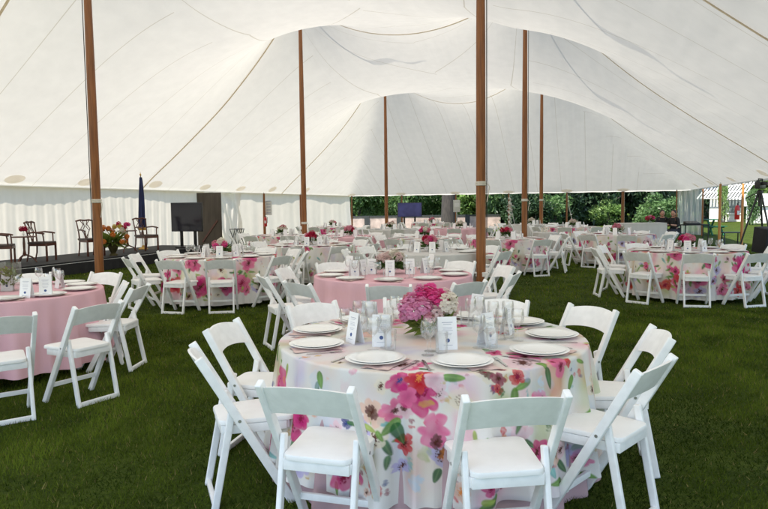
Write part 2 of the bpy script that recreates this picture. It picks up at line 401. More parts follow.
uvl = cme.uv_layers.new(name='UVMap'); flat = np.stack([UU, VV], -1).reshape(-1, 2); cor = flat[FQ.ravel()].reshape(-1, 4, 2).copy()
fu, fv = cor[:, :, 0].mean(1), cor[:, :, 1].mean(1); v3, ul3, ur3 = rows[-1]
outL, outR = np.maximum(ul3-fu, 0), np.maximum(fu-ur3, 0); endz = (fv-v3) > 1.6*np.maximum(outL, outR); mid = (fu > -8.7) & (fu < -2.1) & ~endz
cor[endz, :, 1] = cor[endz, :, 0]*1.15                                     # panels of the end bay run to the end eave
vr = np.array([r_[0] for r_ in rows]); kk = np.argmin(abs(fv[:, None]-vr[None]-.0), 1); un = np.where(fu < -5.4, -8.7, -2.1)
ang = np.arctan2(cor[:, :, 1]-vr[kk][:, None], np.where(fu < -5.4, 1, -1)[:, None]*(cor[:, :, 0]-un[:, None])+.001)
cor[mid, :, 1] = (ang*2.6)[mid]                                             # between the peaks the panels fan out from them
uvl.data.foreach_set('uv', cor.astype(np.float32).ravel())
tent = thing('sailcloth_tent', 'large white peaked sailcloth tent roof with tan webbing over the lawn', 'tent', tw(-4.9, 14))
def inT(o): o.parent = tent; o.matrix_parent_inverse = Matrix.Translation(-tent.location); return o
inT(link('canopy', cme))
for side, k, pts in ROPES:
    q = [tw(u, v, canopy_z(u, v)-.03) for u, v, z in pts]
    mb = MB()
    for a, b_ in zip(q[:-1], q[1:]): mb.beam(a, b_, .055, .010, side=EV)
    inT(mb.build('webbing', M['webbing']))
# valance along the eaves
vb = MB(); edge = [(U0, v) for v in np.arange(V0, V1, .25)] + [(u, V1) for u in np.arange(U0, U1, .25)] + [(U1, v) for v in np.arange(V1, V0, -.25)]
vs2 = []
for k, (u, v) in enumerate(edge):
    vs2 += [tw(u, v, EZ+.003), tw(u, v, EZ-.05-.012*math.sin(k*1.3))]
vb.add(vs2, [(2*k, 2*k+1, 2*k+3, 2*k+2) for k in range(len(edge)-1)])
inT(vb.build('valance', M['canvas']))
def patch(u, v, du, dv, a=.30, b_=.14):        # tan oval sewn inside the canopy at an eave pole; (du, dv) = inward
    mb = MB(); K = 20; ring = []; c = None
    def P(s, t):
        uu, vv = u + du*t + dv*s, v + dv*t + du*s
        return tw(uu, vv, canopy_z(uu, vv)-.035)
    vs = [P(0, .24)] + [P(a*math.cos(2*PI*i/K), .24+b_*math.sin(2*PI*i/K)) for i in range(K)]
    mb.add(vs, [(0, 1+i, 1+(i+1) % K) for i in range(K)])
    inT(mb.build('eave_patch', M['tan_patch']))
LP = [onu(px, U0, EZ).dot(EV) for px in (-75, 8, 80, 150, 200, 236, 268, 302)]
FP = [onv(px, V1, EZ).dot(EU) for px in (352, 402, 456, 509, 567, 623)]
RP = [v for v in (12.5, 16.2, 20.5, 25.0, 29.5, 33.5)]
for v in LP: patch(U0, v, 1, 0)
for u in FP: patch(u, V1, 0, -1)
for v in RP: patch(U1, v, -1, 0)

M['shadow_flagcloth'] = cloth_mat('shadow_pennant_cloth', (.88, .84, .76), trans=1.0, transmix=.8)   # made partly see-through below to weaken the shadow of the added pennants
nn, ll = M['shadow_flagcloth'].node_tree.nodes, M['shadow_flagcloth'].node_tree.links
tb = nn.new('ShaderNodeBsdfTransparent'); ms = nn.new('ShaderNodeMixShader'); ms.inputs[0].default_value = .35; oo = nn['Material Output']
src_ = oo.inputs['Surface'].links[0].from_socket; ll.new(tb.outputs[0], ms.inputs[1]); ll.new(src_, ms.inputs[2]); ll.new(ms.outputs[0], oo.inputs['Surface'])
# tall centre poles
PN = {'L1': 'between the pink table and the stage', 'R1': 'behind the middle pink table', 'L2': 'far back near the white sidewall', 'R2': 'beside the small white skirted table', 'L3': 'in the far back by the outdoor screen', 'R3': 'behind the small white skirted table'}
PL = {'L1': 'thick varnished wooden tent pole with a cable, between left pink table and stage',
      'R1': 'thickest varnished wooden tent pole rising behind the middle pink table',
      'L2': 'tall wooden tent pole standing in front of the plain white sidewall',
      'R2': 'tall wooden tent pole on the grass left of the white skirted table',
      'L3': 'thin far wooden tent pole left of the outdoor screen',
      'R3': 'thin far wooden tent pole behind the white skirted table'}
for k, p in POLES.items():
    t = thing('tent_pole', PL[k], 'pole', p, group='tall wooden tent poles'); zt = canopy_z(*PUV[k])-.02
    mb = MB(); mb.tube([(0, 0, 0), (0, 0, 1.0), (0, 0, zt*.55), (0, 0, zt)], [.076, .080, .074, .05], 16); mb.build('shaft', M['pole'], t, smooth=True)
    mb = MB(); mb.tube([(0, 0, zt+.03), (0, 0, zt+(2.9 if k in ('R1', 'R2', 'L2') else .4))], [.02, .010], 8); mb.build('mast_tip', M['pole'], t, smooth=True)  # unseen above the roof; lengthened where it carries one of the added pennants
    mb = MB(); K_ = 12
    if k in ('R1', 'R2', 'L2'): mb.add([(x*1.9/K_, .12*math.sin(x*.9), zt+2.8-(i*(1-.85*x/K_)+.42*x/K_)*.75) for x in range(K_+1) for i in (0, 1)], [(2*x, 2*x+1, 2*x+3, 2*x+2) for x in range(K_)]); mb.build('shadow_pennant', M['shadow_flagcloth'], t)  # unseen pennants, added to cast streaks of shadow on the canopy
    mb = MB(); zc = zat(proj(p)[0], {'L1': 201, 'R1': 183.5, 'L2': 223, 'R2': 200, 'L3': 224, 'R3': 200}[k], p.y)
    mb.lathe([(.080, zc-.035), (.091, zc-.03), (.091, zc-.006), (.085, zc), (.091, zc+.006), (.091, zc+.03), (.080, zc+.035)], 16); mb.tube([(.1, -.03, zc), (.13, -.06, zc-.05), (.09, -.05, zc-.3)], .008, 6); mb.build('rope_tie', M['rope'], t, smooth=True)
    if k in ('L1', 'R1', 'R2'):
        mb = MB(); s = -1 if k == 'L1' else 1; mb.tube([(s*.092, -.02, z) for z in np.linspace(1.0, zt-.6, 12)], .008, 6); mb.build('cable', M['cable'], t)
# eave poles
def eave_pole(p, label, m='orange_pole', r=.045, h=EZ-.03, wrap=False):
    t = thing('eave_pole', label, 'pole', p, group='eave poles')
    mb = MB(); mb.tube([(0, 0, 0), (0, 0, h*.5), (0, 0, h)], [r, r, r*.85], 12); mb.build('shaft', M[m], t, smooth=True)
    mb = MB(); mb.tube([(0, 0, h-.02), (0, 0, h+.05)], .012, 8); mb.build('pin', M['metal'], t)
    if wrap:
        mb = MB(); mb.tube([(.03, -.02, h-.1), (.12, -.05, h*.6), (.42, -.1, .02)], .018, 6); mb.build('guy_strap', M['rope'], t)
    return t
far_l = ['at left end of the open back, by the sidewall', 'carrying weight beside the outdoor screen', 'with the white box, before the dark tree trunk', 'with white hanging ornament at the back', 'with white strap, right of thin far pole', 'grey weathered one at back, left of seated people']
for i, u in enumerate(FP): eave_pole(tw(u, V1-.06), 'slim wooden eave pole '+far_l[i], 'pole', .05 if i < 5 else .09, wrap=(i in (3, 4)))
eave_pole(onu(265, U0+.16), 'slim wooden eave pole on the white sidewall carrying the extinguisher', 'pole', .06)
eave_pole(onu(301.5, U0+.16), 'slim wooden eave pole just left of the tall pole by the sidewall', 'pole', .06)
eave_pole(at(719, 22.7), 'orange varnished eave pole at right opening, left of the pair')
eave_pole(at(741.5, 22.5), 'orange varnished eave pole holding the red extinguisher')
eave_pole(at(676, 33.2), 'thin wooden pole at left edge of clear vinyl panel', 'pole', .035)
eave_pole(at(702, 30.4), 'thin wooden pole at right edge of clear vinyl panel', 'pole', .04)

# ------------------------------------------------------------------ side walls
def sidewall(name, va, vb_, label, amp, per, h=EZ-.03, u=U0, bottom=.02, inward=.12):
    K = int((vb_-va)/.03); V = []
    zs = np.linspace(bottom, h, 9)
    for k in range(K+1):
        v = va+(vb_-va)*k/K; ph = 2*PI*v/per
        for z in zs:
            q = 1-.55*(z/h)
            o = amp*(math.sin(ph+.8*math.sin(v*1.7))+.4*math.sin(2.3*ph+z*.9))*q + .04*math.sin(v*.9+z)
            V.append(tw(u+inward+o, v, z))
    o = link(name, npmesh(name, [tuple(x) for x in V], grid_faces(K+1, 9), M['wall_canvas'])); return tag(o, label, 'tent wall')
vdoor0, vdoor1 = onu(203, U0).dot(EV), onu(214, U0).dot(EV)
sidewall('tent_sidewall', 4.0, vdoor0, 'pleated white fabric sidewall hanging behind the stage', .012, .42)
sidewall('tent_sidewall', onu(236, U0).dot(EV), V1-.1, 'flat white fabric sidewall with wooden eave poles, right of the doorway', .018, 1.6)
# gathered door curtain
cb = []; KZ, KS = 24, 70
va, vb_ = vdoor1+.05, onu(237, U0).dot(EV)
for j in range(KZ+1):
    z = .02+(EZ-.08)*j/KZ; tt = j/KZ
    left = va + (.0 if tt > .82 else (.82-tt)*.3); left = min(left, vb_-.9)
    if tt > .86: left = vdoor0 + .3 + (1-tt)*3
    for i in range(KS+1):
        s = i/KS; v = left+(vb_-left)*s
        cb.append(tw(U0+.2+.07*math.sin(s*34+tt*5*(1-s))*(.4+.6*(1-tt)) + .05*math.sin(s*11+tt*9), v, z))
tag(link('door_curtain', npmesh('door_curtain', [tuple(x) for x in cb], grid_faces(KZ+1, KS+1), M['wall_canvas'])), 'white door curtain gathered to one side beside the brown doorway panel', 'curtain')
# clear vinyl panel at the right rear corner
pa, pb_ = at(677, 33.1), at(701.5, 30.5); V = []
for i in range(41):
    for j in range(13):
        q = pa.lerp(pb_, i/40); nrm = Vector((1, .9, 0)).normalized(); V.append(q + nrm*(.035*math.sin(i*.7+.3*j)+.02*math.sin(i*1.9)) + Vector((0, 0, .03+2.1*j/12)))
tag(link('clear_vinyl_panel', npmesh('clear_vinyl_panel', [tuple(x) for x in V], grid_faces(41, 13), M['clear'])), 'translucent greenish clear vinyl tent panel behind the seated people', 'tent panel')
# ------------------------------------------------------------------ folding chair
def post_y(z): return .21-.57*z
def make_chair():
    t = thing('folding_chair', 'white folding chair', 'chair', group='white folding chairs')
    for s in (-1, 1):
        mb = MB(); mb.beam((s*.207, post_y(0), 0), (s*.207, post_y(.805), .805), .030, .046)
        mb.build('front_leg', M['resin'], t, bevel=.007, seg=3)
    for s in (-1, 1):
        mb = MB(); mb.beam((s*.174, -.085, .535), (s*.174, -.19, .0), .026, .038); mb.build('rear_leg', M['resin'], t, bevel=.008, seg=3)
    def slab(yb, yf, wb, wf, z0, z1, r=.04):
        K = 5; pts = []
        cs = [(wf-r, yf-r, 0), (-wf+r, yf-r, PI/2), (-wb+r, yb+r, PI), (wb-r, yb+r, 1.5*PI)]
        for cx, cy, a0 in cs: pts += [(cx+r*math.cos(a0+PI/2*i/K), cy+r*math.sin(a0+PI/2*i/K)) for i in range(K+1)]
        n_ = len(pts); mb = MB(); lv = [(z0, 1), (z0+.004, 1), (z1-.008, 1), (z1-.002, .985), (z1, .95), (z1+.002, .6)]
        vs = [(x*q, (y-(yb+yf)/2)*q+(yb+yf)/2, z) for z, q in lv for x, y in pts]
        fs = [(k*n_+i, k*n_+(i+1) % n_, (k+1)*n_+(i+1) % n_, (k+1)*n_+i) for k in range(len(lv)-1) for i in range(n_)]
        fs += [tuple(range(n_))[::-1], tuple((len(lv)-1)*n_+i for i in range(n_))]
        mb.add(vs, fs); return mb
    slab(-.155, .245, .158, .190, .438, .462).build('seat', M['vinyl'], t, smooth=True)
    mb = MB(); mb.beam((-.155, -.135, .412), (.155, -.135, .412), .018, .048, (0, 1, 0)); mb.beam((-.172, .20, .412), (.172, .20, .412), .018, .044, (0, 1, 0))
    for s in (-1, 1): mb.beam((s*.152, -.128, .412), (s*.174, .192, .412), .018, .046)
    mb.build('seat_frame', M['resin'], t, bevel=.003)
    # top rail: arched and bowed panel
    K = 14; V = []; hw = .196; ztop, zbot = .782, .648
    for (e, th) in ((1, -.009), (1, .009)):
        for j in range(5):
            for i in range(K+1):
                s = -1+2*i/K; q = j/4
                zt = ztop + .022*(1-s*s); zb = zbot + .020*(1-s*s)
                z = zb+(zt-zb)*q; V.append((hw*s, post_y(z) - .030*(1-s*s) + th - .002*(1 if q in (0, 1) else 0)*(1 if th > 0 else -1), z))
    n_ = K+1; fs = []
    for o, fl in ((0, False), (5*n_, True)):
        for j in range(4):
            for i in range(K):
                f = (o+j*n_+i, o+j*n_+i+1, o+(j+1)*n_+i+1, o+(j+1)*n_+i); fs.append(f[::-1] if fl else f)
    for i in range(K): fs += [(i+1, i, 5*n_+i, 5*n_+i+1), (4*n_+i, 4*n_+i+1, 9*n_+i+1, 9*n_+i)]
    for j in range(4): fs += [(j*n_, (j+1)*n_, (5+j+1)*n_, (5+j)*n_), ((j+1)*n_+K, j*n_+K, (5+j)*n_+K, (5+j+1)*n_+K)]
    mb = MB(); mb.add(V, fs); mb.build('backrest', M['resin'], t, smooth=True)
    mb = MB(); mb.beam((-.195, post_y(.15), .15), (.195, post_y(.15), .15), .020, .034, (0, 1, 0)); mb.build('stretcher', M['resin'], t, bevel=.004)
    mb = MB(); mb.beam((-.172, -.186, .022), (.172, -.186, .022), .024, .036, (0, 1, 0)); mb.build('foot_rail', M['resin'], t, bevel=.005)
    mb = MB()
    for s in (-1, 1):
        for z in (.47, ): mb.tube([(s*.196, post_y(z), z), (s*.2245, post_y(z), z)], .008, 10)
    mb.build('hinge_bolt', M['metal'], t)
    return t
CHAIR = make_chair(); chair_used = [False]
# far chairs: the same shapes joined in one mesh
bm = bmesh.new()
for ch in CHAIR.children:
    k0 = len(bm.faces); bm.from_mesh(ch.data)
farme = bpy.data.meshes.new('folding_chair'); bm.to_mesh(farme); bm.free(); farme.materials.append(M['resin'])
farme.polygons.foreach_set('material_index', [0]*len(farme.polygons)); farme.polygons.foreach_set('use_smooth', [True]*len(farme.polygons)); farme.set_sharp_from_angle(angle=math.radians(40))
def chair(p, facing, far=False):               # facing: unit vector the sitter looks along
    rz = math.atan2(-facing[0], facing[1])
    if far: o = link('folding_chair', farme); tag(o, 'white folding chair', 'chair', 'white folding chairs')
    elif not chair_used[0]: o = CHAIR; chair_used[0] = True
    else: o = copy_tree(CHAIR)
    o.location = (p[0], p[1], 0); o.rotation_euler = (0, 0, rz); return o

# ------------------------------------------------------------------ tablecloths
TR, TZ = .915, .76
def fold(th, seed, lo=11, hi=26):
    rs = np.random.default_rng(seed); f = np.zeros_like(th)
    for k in range(7): f += (.4+rs.random())*np.sin(rs.integers(lo, hi)*th + rs.random()*6.28)
    f = f/3.0
    for k in range(4): f += .13*np.sin(rs.integers(30, 52)*th + rs.random()*6.28)
    return np.sign(f)*np.abs(f)**.8
def cloth_grid(nth, drop, seed, amp, flare, nd, ntop, R=TR, z0=TZ, hemwave=.0):
    th = np.linspace(0, 2*PI, nth, endpoint=False); f = fold(th, seed); f2 = fold(th, seed+5, 5, 12)
    rr, zz, arc = [], [], []
    for k in range(ntop): q = R*(.02+.965*k/(ntop-1)); rr.append(np.full(nth, q)); zz.append(np.full(nth, z0)); arc.append(q)
    rad = .014
    for k in range(1, 6):
        a = PI/2*k/5; rr.append(np.full(nth, R*.985+rad*math.sin(a))); zz.append(np.full(nth, z0-rad*(1-math.cos(a)))); arc.append(R*.985+rad*a)
    r0 = R*.985+rad; zb = z0-rad
    for k in range(1, nd+1):
        s = k/nd; d = (drop-rad)*s; g_ = s**.8
        rr.append(r0 + flare*s + (amp*f*g_ + amp*.35*(f2)*g_)); zz.append(np.full(nth, zb-d) + hemwave*f2*s); arc.append(r0+rad*.57+d)
    rr = np.array(rr); zz = np.array(zz)
    V = np.stack([rr*np.cos(th), rr*np.sin(th), zz], -1).reshape(-1, 3)
    return V, np.array(arc), th, len(arc)
def cloth_mesh(name, m, nth=240, drop=.66, seed=1, amp=.03, flare=.03, nd=16, ntop=4, R=TR, z0=TZ, hemwave=0.0):
    V, arc, th, nr = cloth_grid(nth, drop, seed, amp, flare, nd, ntop, R, z0, hemwave)
    Fq = grid_faces(nr, nth, True)
    return npmesh(name, V, Fq, m)

PAL = {'magenta': (.64, .015, .19), 'pink': (.78, .14, .32), 'red': (.62, .025, .03), 'orange': (.80, .28, .07), 'brown': (.10, .035, .025), 'wine': (.28, .02, .06),
       'peach': (.84, .58, .46), 'leaf': (.13, .28, .05), 'dkleaf': (.04, .14, .05), 'lime': (.36, .46, .10), 'ochre': (.62, .38, .09), 'navy': (.05, .08, .26),
       'lav': (.50, .46, .74), 'teal': (.20, .46, .46), 'sky': (.55, .68, .80), 'cream': (.82, .74, .58), 'blush': (.84, .60, .64)}
def paint(V, arc, th, nr, explicit, seed, dens=1.0):
    """Watercolour flowers printed on the cloth: colours per vertex in cloth coordinates (angle, distance from the centre)."""
    rs = np.random.default_rng(seed); nth = len(th)
    A = np.repeat(arc[:, None], nth, 1); T = np.repeat(th[None, :], nr, 0)
    C = np.empty((nr, nth, 3)); C[:] = (.82, .795, .76)
    X, Y = A*np.cos(T), A*np.sin(T)
    def local(tc, ac, rad):
        rows = np.nonzero(np.abs(arc-ac) < rad)[0]
        if not len(rows): return None
        lo = min(arc[rows[0]], TR); span = rad/max(lo, .05)
        cols = np.arange(nth) if span > 3 else np.nonzero(np.abs((th-tc+PI) % (2*PI)-PI) < span)[0]
        if not len(cols): return None
        ix = np.ix_(rows, cols); dt = (T[ix]-tc+PI) % (2*PI)-PI
        if ac < TR*.8:                         # on the flat top: plain distances
            dx0, dy0 = X[ix]-ac*math.cos(tc), Y[ix]-ac*math.sin(tc); return ix, -dx0*math.sin(tc)+dy0*math.cos(tc), dx0*math.cos(tc)+dy0*math.sin(tc)
        return ix, dt*np.minimum(A[ix], TR), A[ix]-ac
    def blend(ix, mask, col, op=1): C[ix] = C[ix]*(1-mask[..., None]) + np.array(col)*mask[..., None]
    wn_ = lambda x, y, k, p: np.sin(k*x+p+1.7*np.sin(k*.7*y+p*2))*np.sin(k*.9*y-p+1.3*np.sin(k*.8*x-p))
    names = ['blush', 'peach', 'cream', 'sky', 'pink', 'lav', 'blush', 'lime', 'cream', 'ochre']
    for k in range(int(260*dens)):
        tc = rs.random()*2*PI; ac = math.sqrt(rs.random())*1.5; a, b_ = .03+.08*rs.random(), .05+.13*rs.random(); nm_ = names[rs.integers(len(names))]; op_ = (.16+.42*rs.random())
        g = local(tc, ac, 1.8*max(a, b_))
        if g is None: continue
        ix, dx, dy = g; e = np.exp(-((dx/a)**2+(dy/b_)**2)**1.4 + .5*wn_(dx, dy, 26, k)); blend(ix, np.clip(e, 0, 1)*op_, PAL[nm_]) #+.34*rs.random()), PAL[names[rs.integers(len(names))]])
    def flower(tc, ac, r, col, n=6, centre='brown', rot=0, cen=.22, soft=.10):
        g = local(tc, ac, r*1.7)
        if g is None: return
        ix, dx, dy = g; k_ = 1.9/r; dx = dx+.13*r*np.sin(k_*dy+tc*7)+.06*r*np.sin(3.1*k_*dy+2*k_*dx); dy = dy+.13*r*np.sin(k_*dx+ac*9)+.06*r*np.sin(2.7*k_*dx-k_*dy); d = np.hypot(dx, dy)
        an = np.arctan2(dy, dx)+rot; p = .66+.30*np.abs(np.cos(an*n/2))**.7 + .13*np.sin(an*2+tc*9) + .09*np.sin(an*3+ac*11)
        mk = np.clip((p*r-d)/(soft*r)+.5, 0, 1); mk *= .90+.10*wn_(dx, dy, 5/r, tc*5); c1 = np.array(PAL[col]); c2 = c1*.80+np.array((.85, .55, .62))*.20
        sh = np.clip(.75*d/r + (.09)*np.sin(an*n+1.3) + .38*wn_(dx, dy, 2.6/r, tc*3), 0, 1)[..., None]; cc = (c1*(1-.6*sh)+c2*.6*sh)*(.72+.28*np.clip(d/r*1.3, 0, 1)[..., None])
        C[ix] = C[ix]*(1-.95*mk[..., None]) + cc*.95*mk[..., None]
        if centre:
            mc = np.clip((cen*r*(1+.25*np.sin(an*9))-d)/(.05*r)+.5, 0, 1); blend(ix, mc*.95, PAL[centre])
            for q in range(14):
                aa = rs.random()*6.28; ddx, ddy = dx-math.cos(aa)*cen*1.5*r, dy-math.sin(aa)*cen*1.5*r
                blend(ix, np.clip((.05*r-np.hypot(ddx, ddy))/(.03*r)+.5, 0, 1)*.8, PAL[centre])
    def leafp(tc, ac, ln, wd, rot, col):
        g = local(tc, ac, ln*1.3)
        if g is None: return
        ix, dx, dy = g; u_ = dx*math.cos(rot)+dy*math.sin(rot); v_ = -dx*math.sin(rot)+dy*math.cos(rot)
        hw = wd*np.sqrt(np.clip(1-(u_/ln)**2, 0, 1))*(1-.35*u_/ln); mk = np.clip((hw-np.abs(v_))/.006+.3, 0, 1)*(np.abs(u_) < ln)
        vein = np.exp(-(v_/.004)**2)*.35; c1 = np.array(PAL[col]); cc = c1*(1+.5*np.sin(u_*60+tc*5)[..., None]*.4)+np.array((.4, .45, .2))*vein[..., None]*.5
        C[ix] = C[ix]*(1-.9*mk[..., None]) + np.clip(cc, 0, 1)*.9*mk[..., None]
    def dab(tc, ac, a, b_, col, op=.8):
        g = local(tc, ac, 2.2*max(a, b_))
        if g is None: return
        ix, dx, dy = g; e = np.clip(1.05-((dx/a)**2+(dy/b_)**2)**.8+.75*wn_(dx, dy, 1.6/a, tc*5)-.3*wn_(dx, dy, 4/a, ac*5), 0, 1); blend(ix, np.clip(e*1.6, 0, 1)*op*(.75+.25*wn_(dx, dy, 2.5/a, tc)), PAL[col])
    for k in range(int(230*dens)):
        tc = rs.random()*2*PI; ac = .30+1.2*math.sqrt(rs.random())
        kind = rs.random(); r = .04+.095*rs.random()**1.6
        if explicit and abs(((tc+PI/2+PI) % (2*PI))-PI) < 1.15 and ac > .86: r *= .65; kind = kind*.72+.26
        if kind < .34: 
            for q in range(2+rs.integers(2)): leafp(tc+rs.normal()*.08, ac+rs.normal()*.07, .034+.026*rs.random(), .012+.010*rs.random(), rs.random()*3.1, ['leaf', 'dkleaf', 'lime', 'leaf'][rs.integers(4)])
            flower(tc, ac, r*1.1, ['magenta', 'pink', 'red', 'pink', 'magenta'][rs.integers(5)], 5+rs.integers(3), ['brown', 'wine', 'brown'][rs.integers(3)], rs.random()*6)
        elif kind < .56: flower(tc, ac, r*.9, ['peach', 'cream', 'blush', 'lav'][rs.integers(4)], 5+rs.integers(3), 'brown', rs.random()*6, .3)
        elif kind < .76: leafp(tc, ac, .028+.026*rs.random(), .010+.010*rs.random(), rs.random()*3.1, ['leaf', 'dkleaf', 'lime', 'teal'][rs.integers(4)])
        else:
            for q in range(5): dab(tc+rs.normal()*.035, ac+rs.normal()*.035, .006+.013*rs.random(), .007+.015*rs.random(), ['wine', 'orange', 'navy', 'ochre', 'teal', 'red'][rs.integers(6)])
    for e in explicit:
        {'F': flower, 'L': leafp, 'D': dab}[e[0]](*e[1:])
    return np.clip(C, 0, 1).reshape(-1, 3)
def floral_mesh(name, nth, drop, seed, amp, flare, nd, ntop, explicit=(), pseed=3, hemwave=0.0, dens=1.0):
    V, arc, th, nr = cloth_grid(nth, drop, seed, amp, flare, nd, ntop, hemwave=hemwave)
    C = paint(V, arc, th, nr, explicit, pseed, dens); me = npmesh(name, V, grid_faces(nr, nth, True), M['floral'])
    ca = me.color_attributes.new('Col', 'FLOAT_COLOR', 'POINT'); ca.data.foreach_set('color', np.concatenate([C, np.ones((len(C), 1))], 1).astype(np.float32).ravel())
    return me

# ------------------------------------------------------------------ flowers
def blossom_mesh(name, r, m, n=90, seed=0, cup=.30):
    rs = random.Random(seed); mb = MB()
    for k in range(n):
        z = 1-1.75*(k+.5)/n; a = k*2.399963; q = math.sqrt(max(0, 1-z*z)); nrm = Vector((q*math.cos(a), q*math.sin(a), z))
        nrm = (nrm + Vector((rs.uniform(-.2, .2), rs.uniform(-.2, .2), rs.uniform(-.2, .2)))).normalized()
        t = nrm.cross(Vector((0, 0, 1)) if abs(nrm.z) < .9 else Vector((1, 0, 0))).normalized(); s = nrm.cross(t)
        up = (nrm*cup + s*(1-cup)).normalized(); c = nrm*r*(.80+.2*rs.random()); L = r*(.30+.14*rs.random()); W = r*(.25+.1*rs.random())
        mb.add([c-up*L*.4, c+t*W+nrm*L*.05, c+t*W*.8+up*L*.6+nrm*L*.25, c+up*L*.85+nrm*L*.30, c-t*W*.8+up*L*.6+nrm*L*.25, c-t*W+nrm*L*.05, c+up*L*.25-nrm*L*.12], [(0, 1, 6), (1, 2, 6), (2, 3, 6), (3, 4, 6), (4, 5, 6), (5, 0, 6)])
    return mb.mesh(name, M[m], smooth=True)
BLOS = {}
def blossom(m, r, parent, loc, seed=0):
    key = (m, round(r, 3)); 
    if key not in BLOS: BLOS[key] = blossom_mesh('blossom', r, m, 100 if r > .03 else 40, seed)
    o = link('blossom', BLOS[key], parent); o.location = loc; o.rotation_euler = (random.uniform(-.4, .4), random.uniform(-.4, .4), random.uniform(0, 6)); return o
def leaf_cloud(n, fn, L, W, seed=0):
    rs = random.Random(seed); mb = MB()
    for k in range(n):
        c, dirv = fn(rs); dirv = Vector(dirv).normalized(); t = dirv.cross(Vector((rs.uniform(-1, 1), rs.uniform(-1, 1), rs.uniform(-1, 1)))).normalized(); nn = dirv.cross(t)
        l_ = L*rs.uniform(.7, 1.3); w_ = W*rs.uniform(.7, 1.3); c = Vector(c)
        mb.add([c, c+dirv*l_*.5+t*w_/2+nn*w_*.12, c+dirv*l_-nn*w_*.25, c+dirv*l_*.5-t*w_/2+nn*w_*.12], [(0, 1, 2, 3)])
    return mb
def arrangement(p, label, spec, vase='low', R=.15, zc=.17, leaves=46, seed=0, group='table flower arrangements', leafm='leaf'):
    t = thing('flower_arrangement', label, 'flowers', p, group=group)
    mb = MB()
    if vase == 'low': mb.lathe([(.0, .0), (.055, 0), (.062, .03), (.06, .09), (.052, .10), (.05, .098), (.055, .03), (0, .012)], 20); mb.build('vase', M['glass'], t, smooth=True)
    def fn(rs):
        a = rs.uniform(0, 2*PI); e = rs.uniform(-.35, .9); return (math.cos(a)*R*.45*rs.random(), math.sin(a)*R*.45*rs.random(), zc-.06+.04*rs.random()), (math.cos(a), math.sin(a), e)
    leaf_cloud(leaves, fn, R*.95, R*.30, seed).build('foliage', M[leafm], t)
    st = MB()
    for k in range(7):
        a = k*.9; st.tube([(.03*math.cos(a), .03*math.sin(a), .01), (.02*math.cos(a+2), .02*math.sin(a+2), zc)], .003, 5)
    st.build('stems', M['leaf'], t)
    for m_, r, loc in spec: blossom(m_, r, t, loc, seed)
    return t
# ------------------------------------------------------------------ tableware prototypes
def plate_mesh(name, n):
    mb = MB(); mb.lathe([(0, .002), (.09, .002), (.10, .005), (.145, .014), (.148, .017), (.146, .018), (.10, .0095), (.09, .007), (0, .007)], n); return mb.mesh(name, M['china'], smooth=True)
def small_plate_mesh(name, n):
    mb = MB(); mb.lathe([(0, .010), (.080, .010), (.088, .012), (.128, .0195), (.130, .0215), (.128, .0222), (.088, .0160), (.080, .0145), (0, .0145)], n); return mb.mesh(name, M['china'], smooth=True)
PLATE, PLATE2 = plate_mesh('charger', 48), small_plate_mesh('dinner_plate', 48)
PLATE_FAR = plate_mesh('plate', 20)
def plate(p, far=False):
    if far: o = link('plate', PLATE_FAR); o.location = p
    else:
        o = link('plate', PLATE); o.location = p; o.scale = (1.06, 1.06, 1); link('top_plate', PLATE2, o)
    return tag(o, 'white plate', 'plate', group='white plates')
def goblet_mesh():
    mb = MB(); mb.lathe([(.0, .0), (.034, .001), (.034, .003), (.008, .008), (.0045, .02), (.0045, .075), (.012, .085), (.032, .105), (.038, .13), (.037, .16), (.033, .185), (.0318, .185), (.0355, .16), (.0365, .13), (.031, .107), (.010, .089), (0, .086)], 22)
    return mb.mesh('drinking_glass', M['glass'], smooth=True)
def tumbler_mesh():
    mb = MB(); mb.lathe([(0, 0), (.03, 0), (.031, .002), (.036, .115), (.0348, .115), (.030, .008), (0, .008)], 20); return mb.mesh('drinking_glass', M['glass'], smooth=True)
GOB, TUM = goblet_mesh(), tumbler_mesh()
def glass(p, kind): o = link('drinking_glass', kind); o.location = p; return tag(o, 'clear glass', 'glass', group='clear drinking glasses')
def napkin_mesh():
    V = []; nx, ny = 8, 14
    for i in range(nx+1):
        for j in range(ny+1):
            x = (-.5+i/nx)*.15; y = (-.5+j/ny)*.27; V.append((x+.006*math.sin(j*.8), y+.004*math.sin(i*1.1), .0035+.0022*math.sin(i*1.3+j*.5)+.002*(i in (2, 6))))
    return npmesh('napkin', V, grid_faces(nx+1, ny+1), M['napkin'])
NAP = napkin_mesh()
def napkin(p, rz): o = link('napkin', NAP); o.location = p; o.rotation_euler = (0, 0, rz); return tag(o, 'peach napkin', 'napkin', group='peach napkins')
def fork_mesh():
    mb = MB(); mb.beam((0, -.10, .003), (0, .035, .004), .009, .002); mb.beam((0, .03, .004), (0, .055, .006), .022, .002)
    for k in (-1, -.33, .33, 1): mb.beam((.0095*k, .052, .006), (.0095*k, .098, .004), .003, .0018)
    return mb.mesh('fork', M['steel'])
def knife_mesh():
    mb = MB(); mb.beam((0, -.11, .003), (0, 0, .004), .012, .004); mb.add([(-.008, 0, .005), (.009, 0, .003), (.010, .09, .003), (.0, .118, .003), (-.008, .10, .005)], [(0, 1, 2, 3, 4)]); return mb.mesh('knife', M['steel'])
FORK, KNIFE = fork_mesh(), knife_mesh()
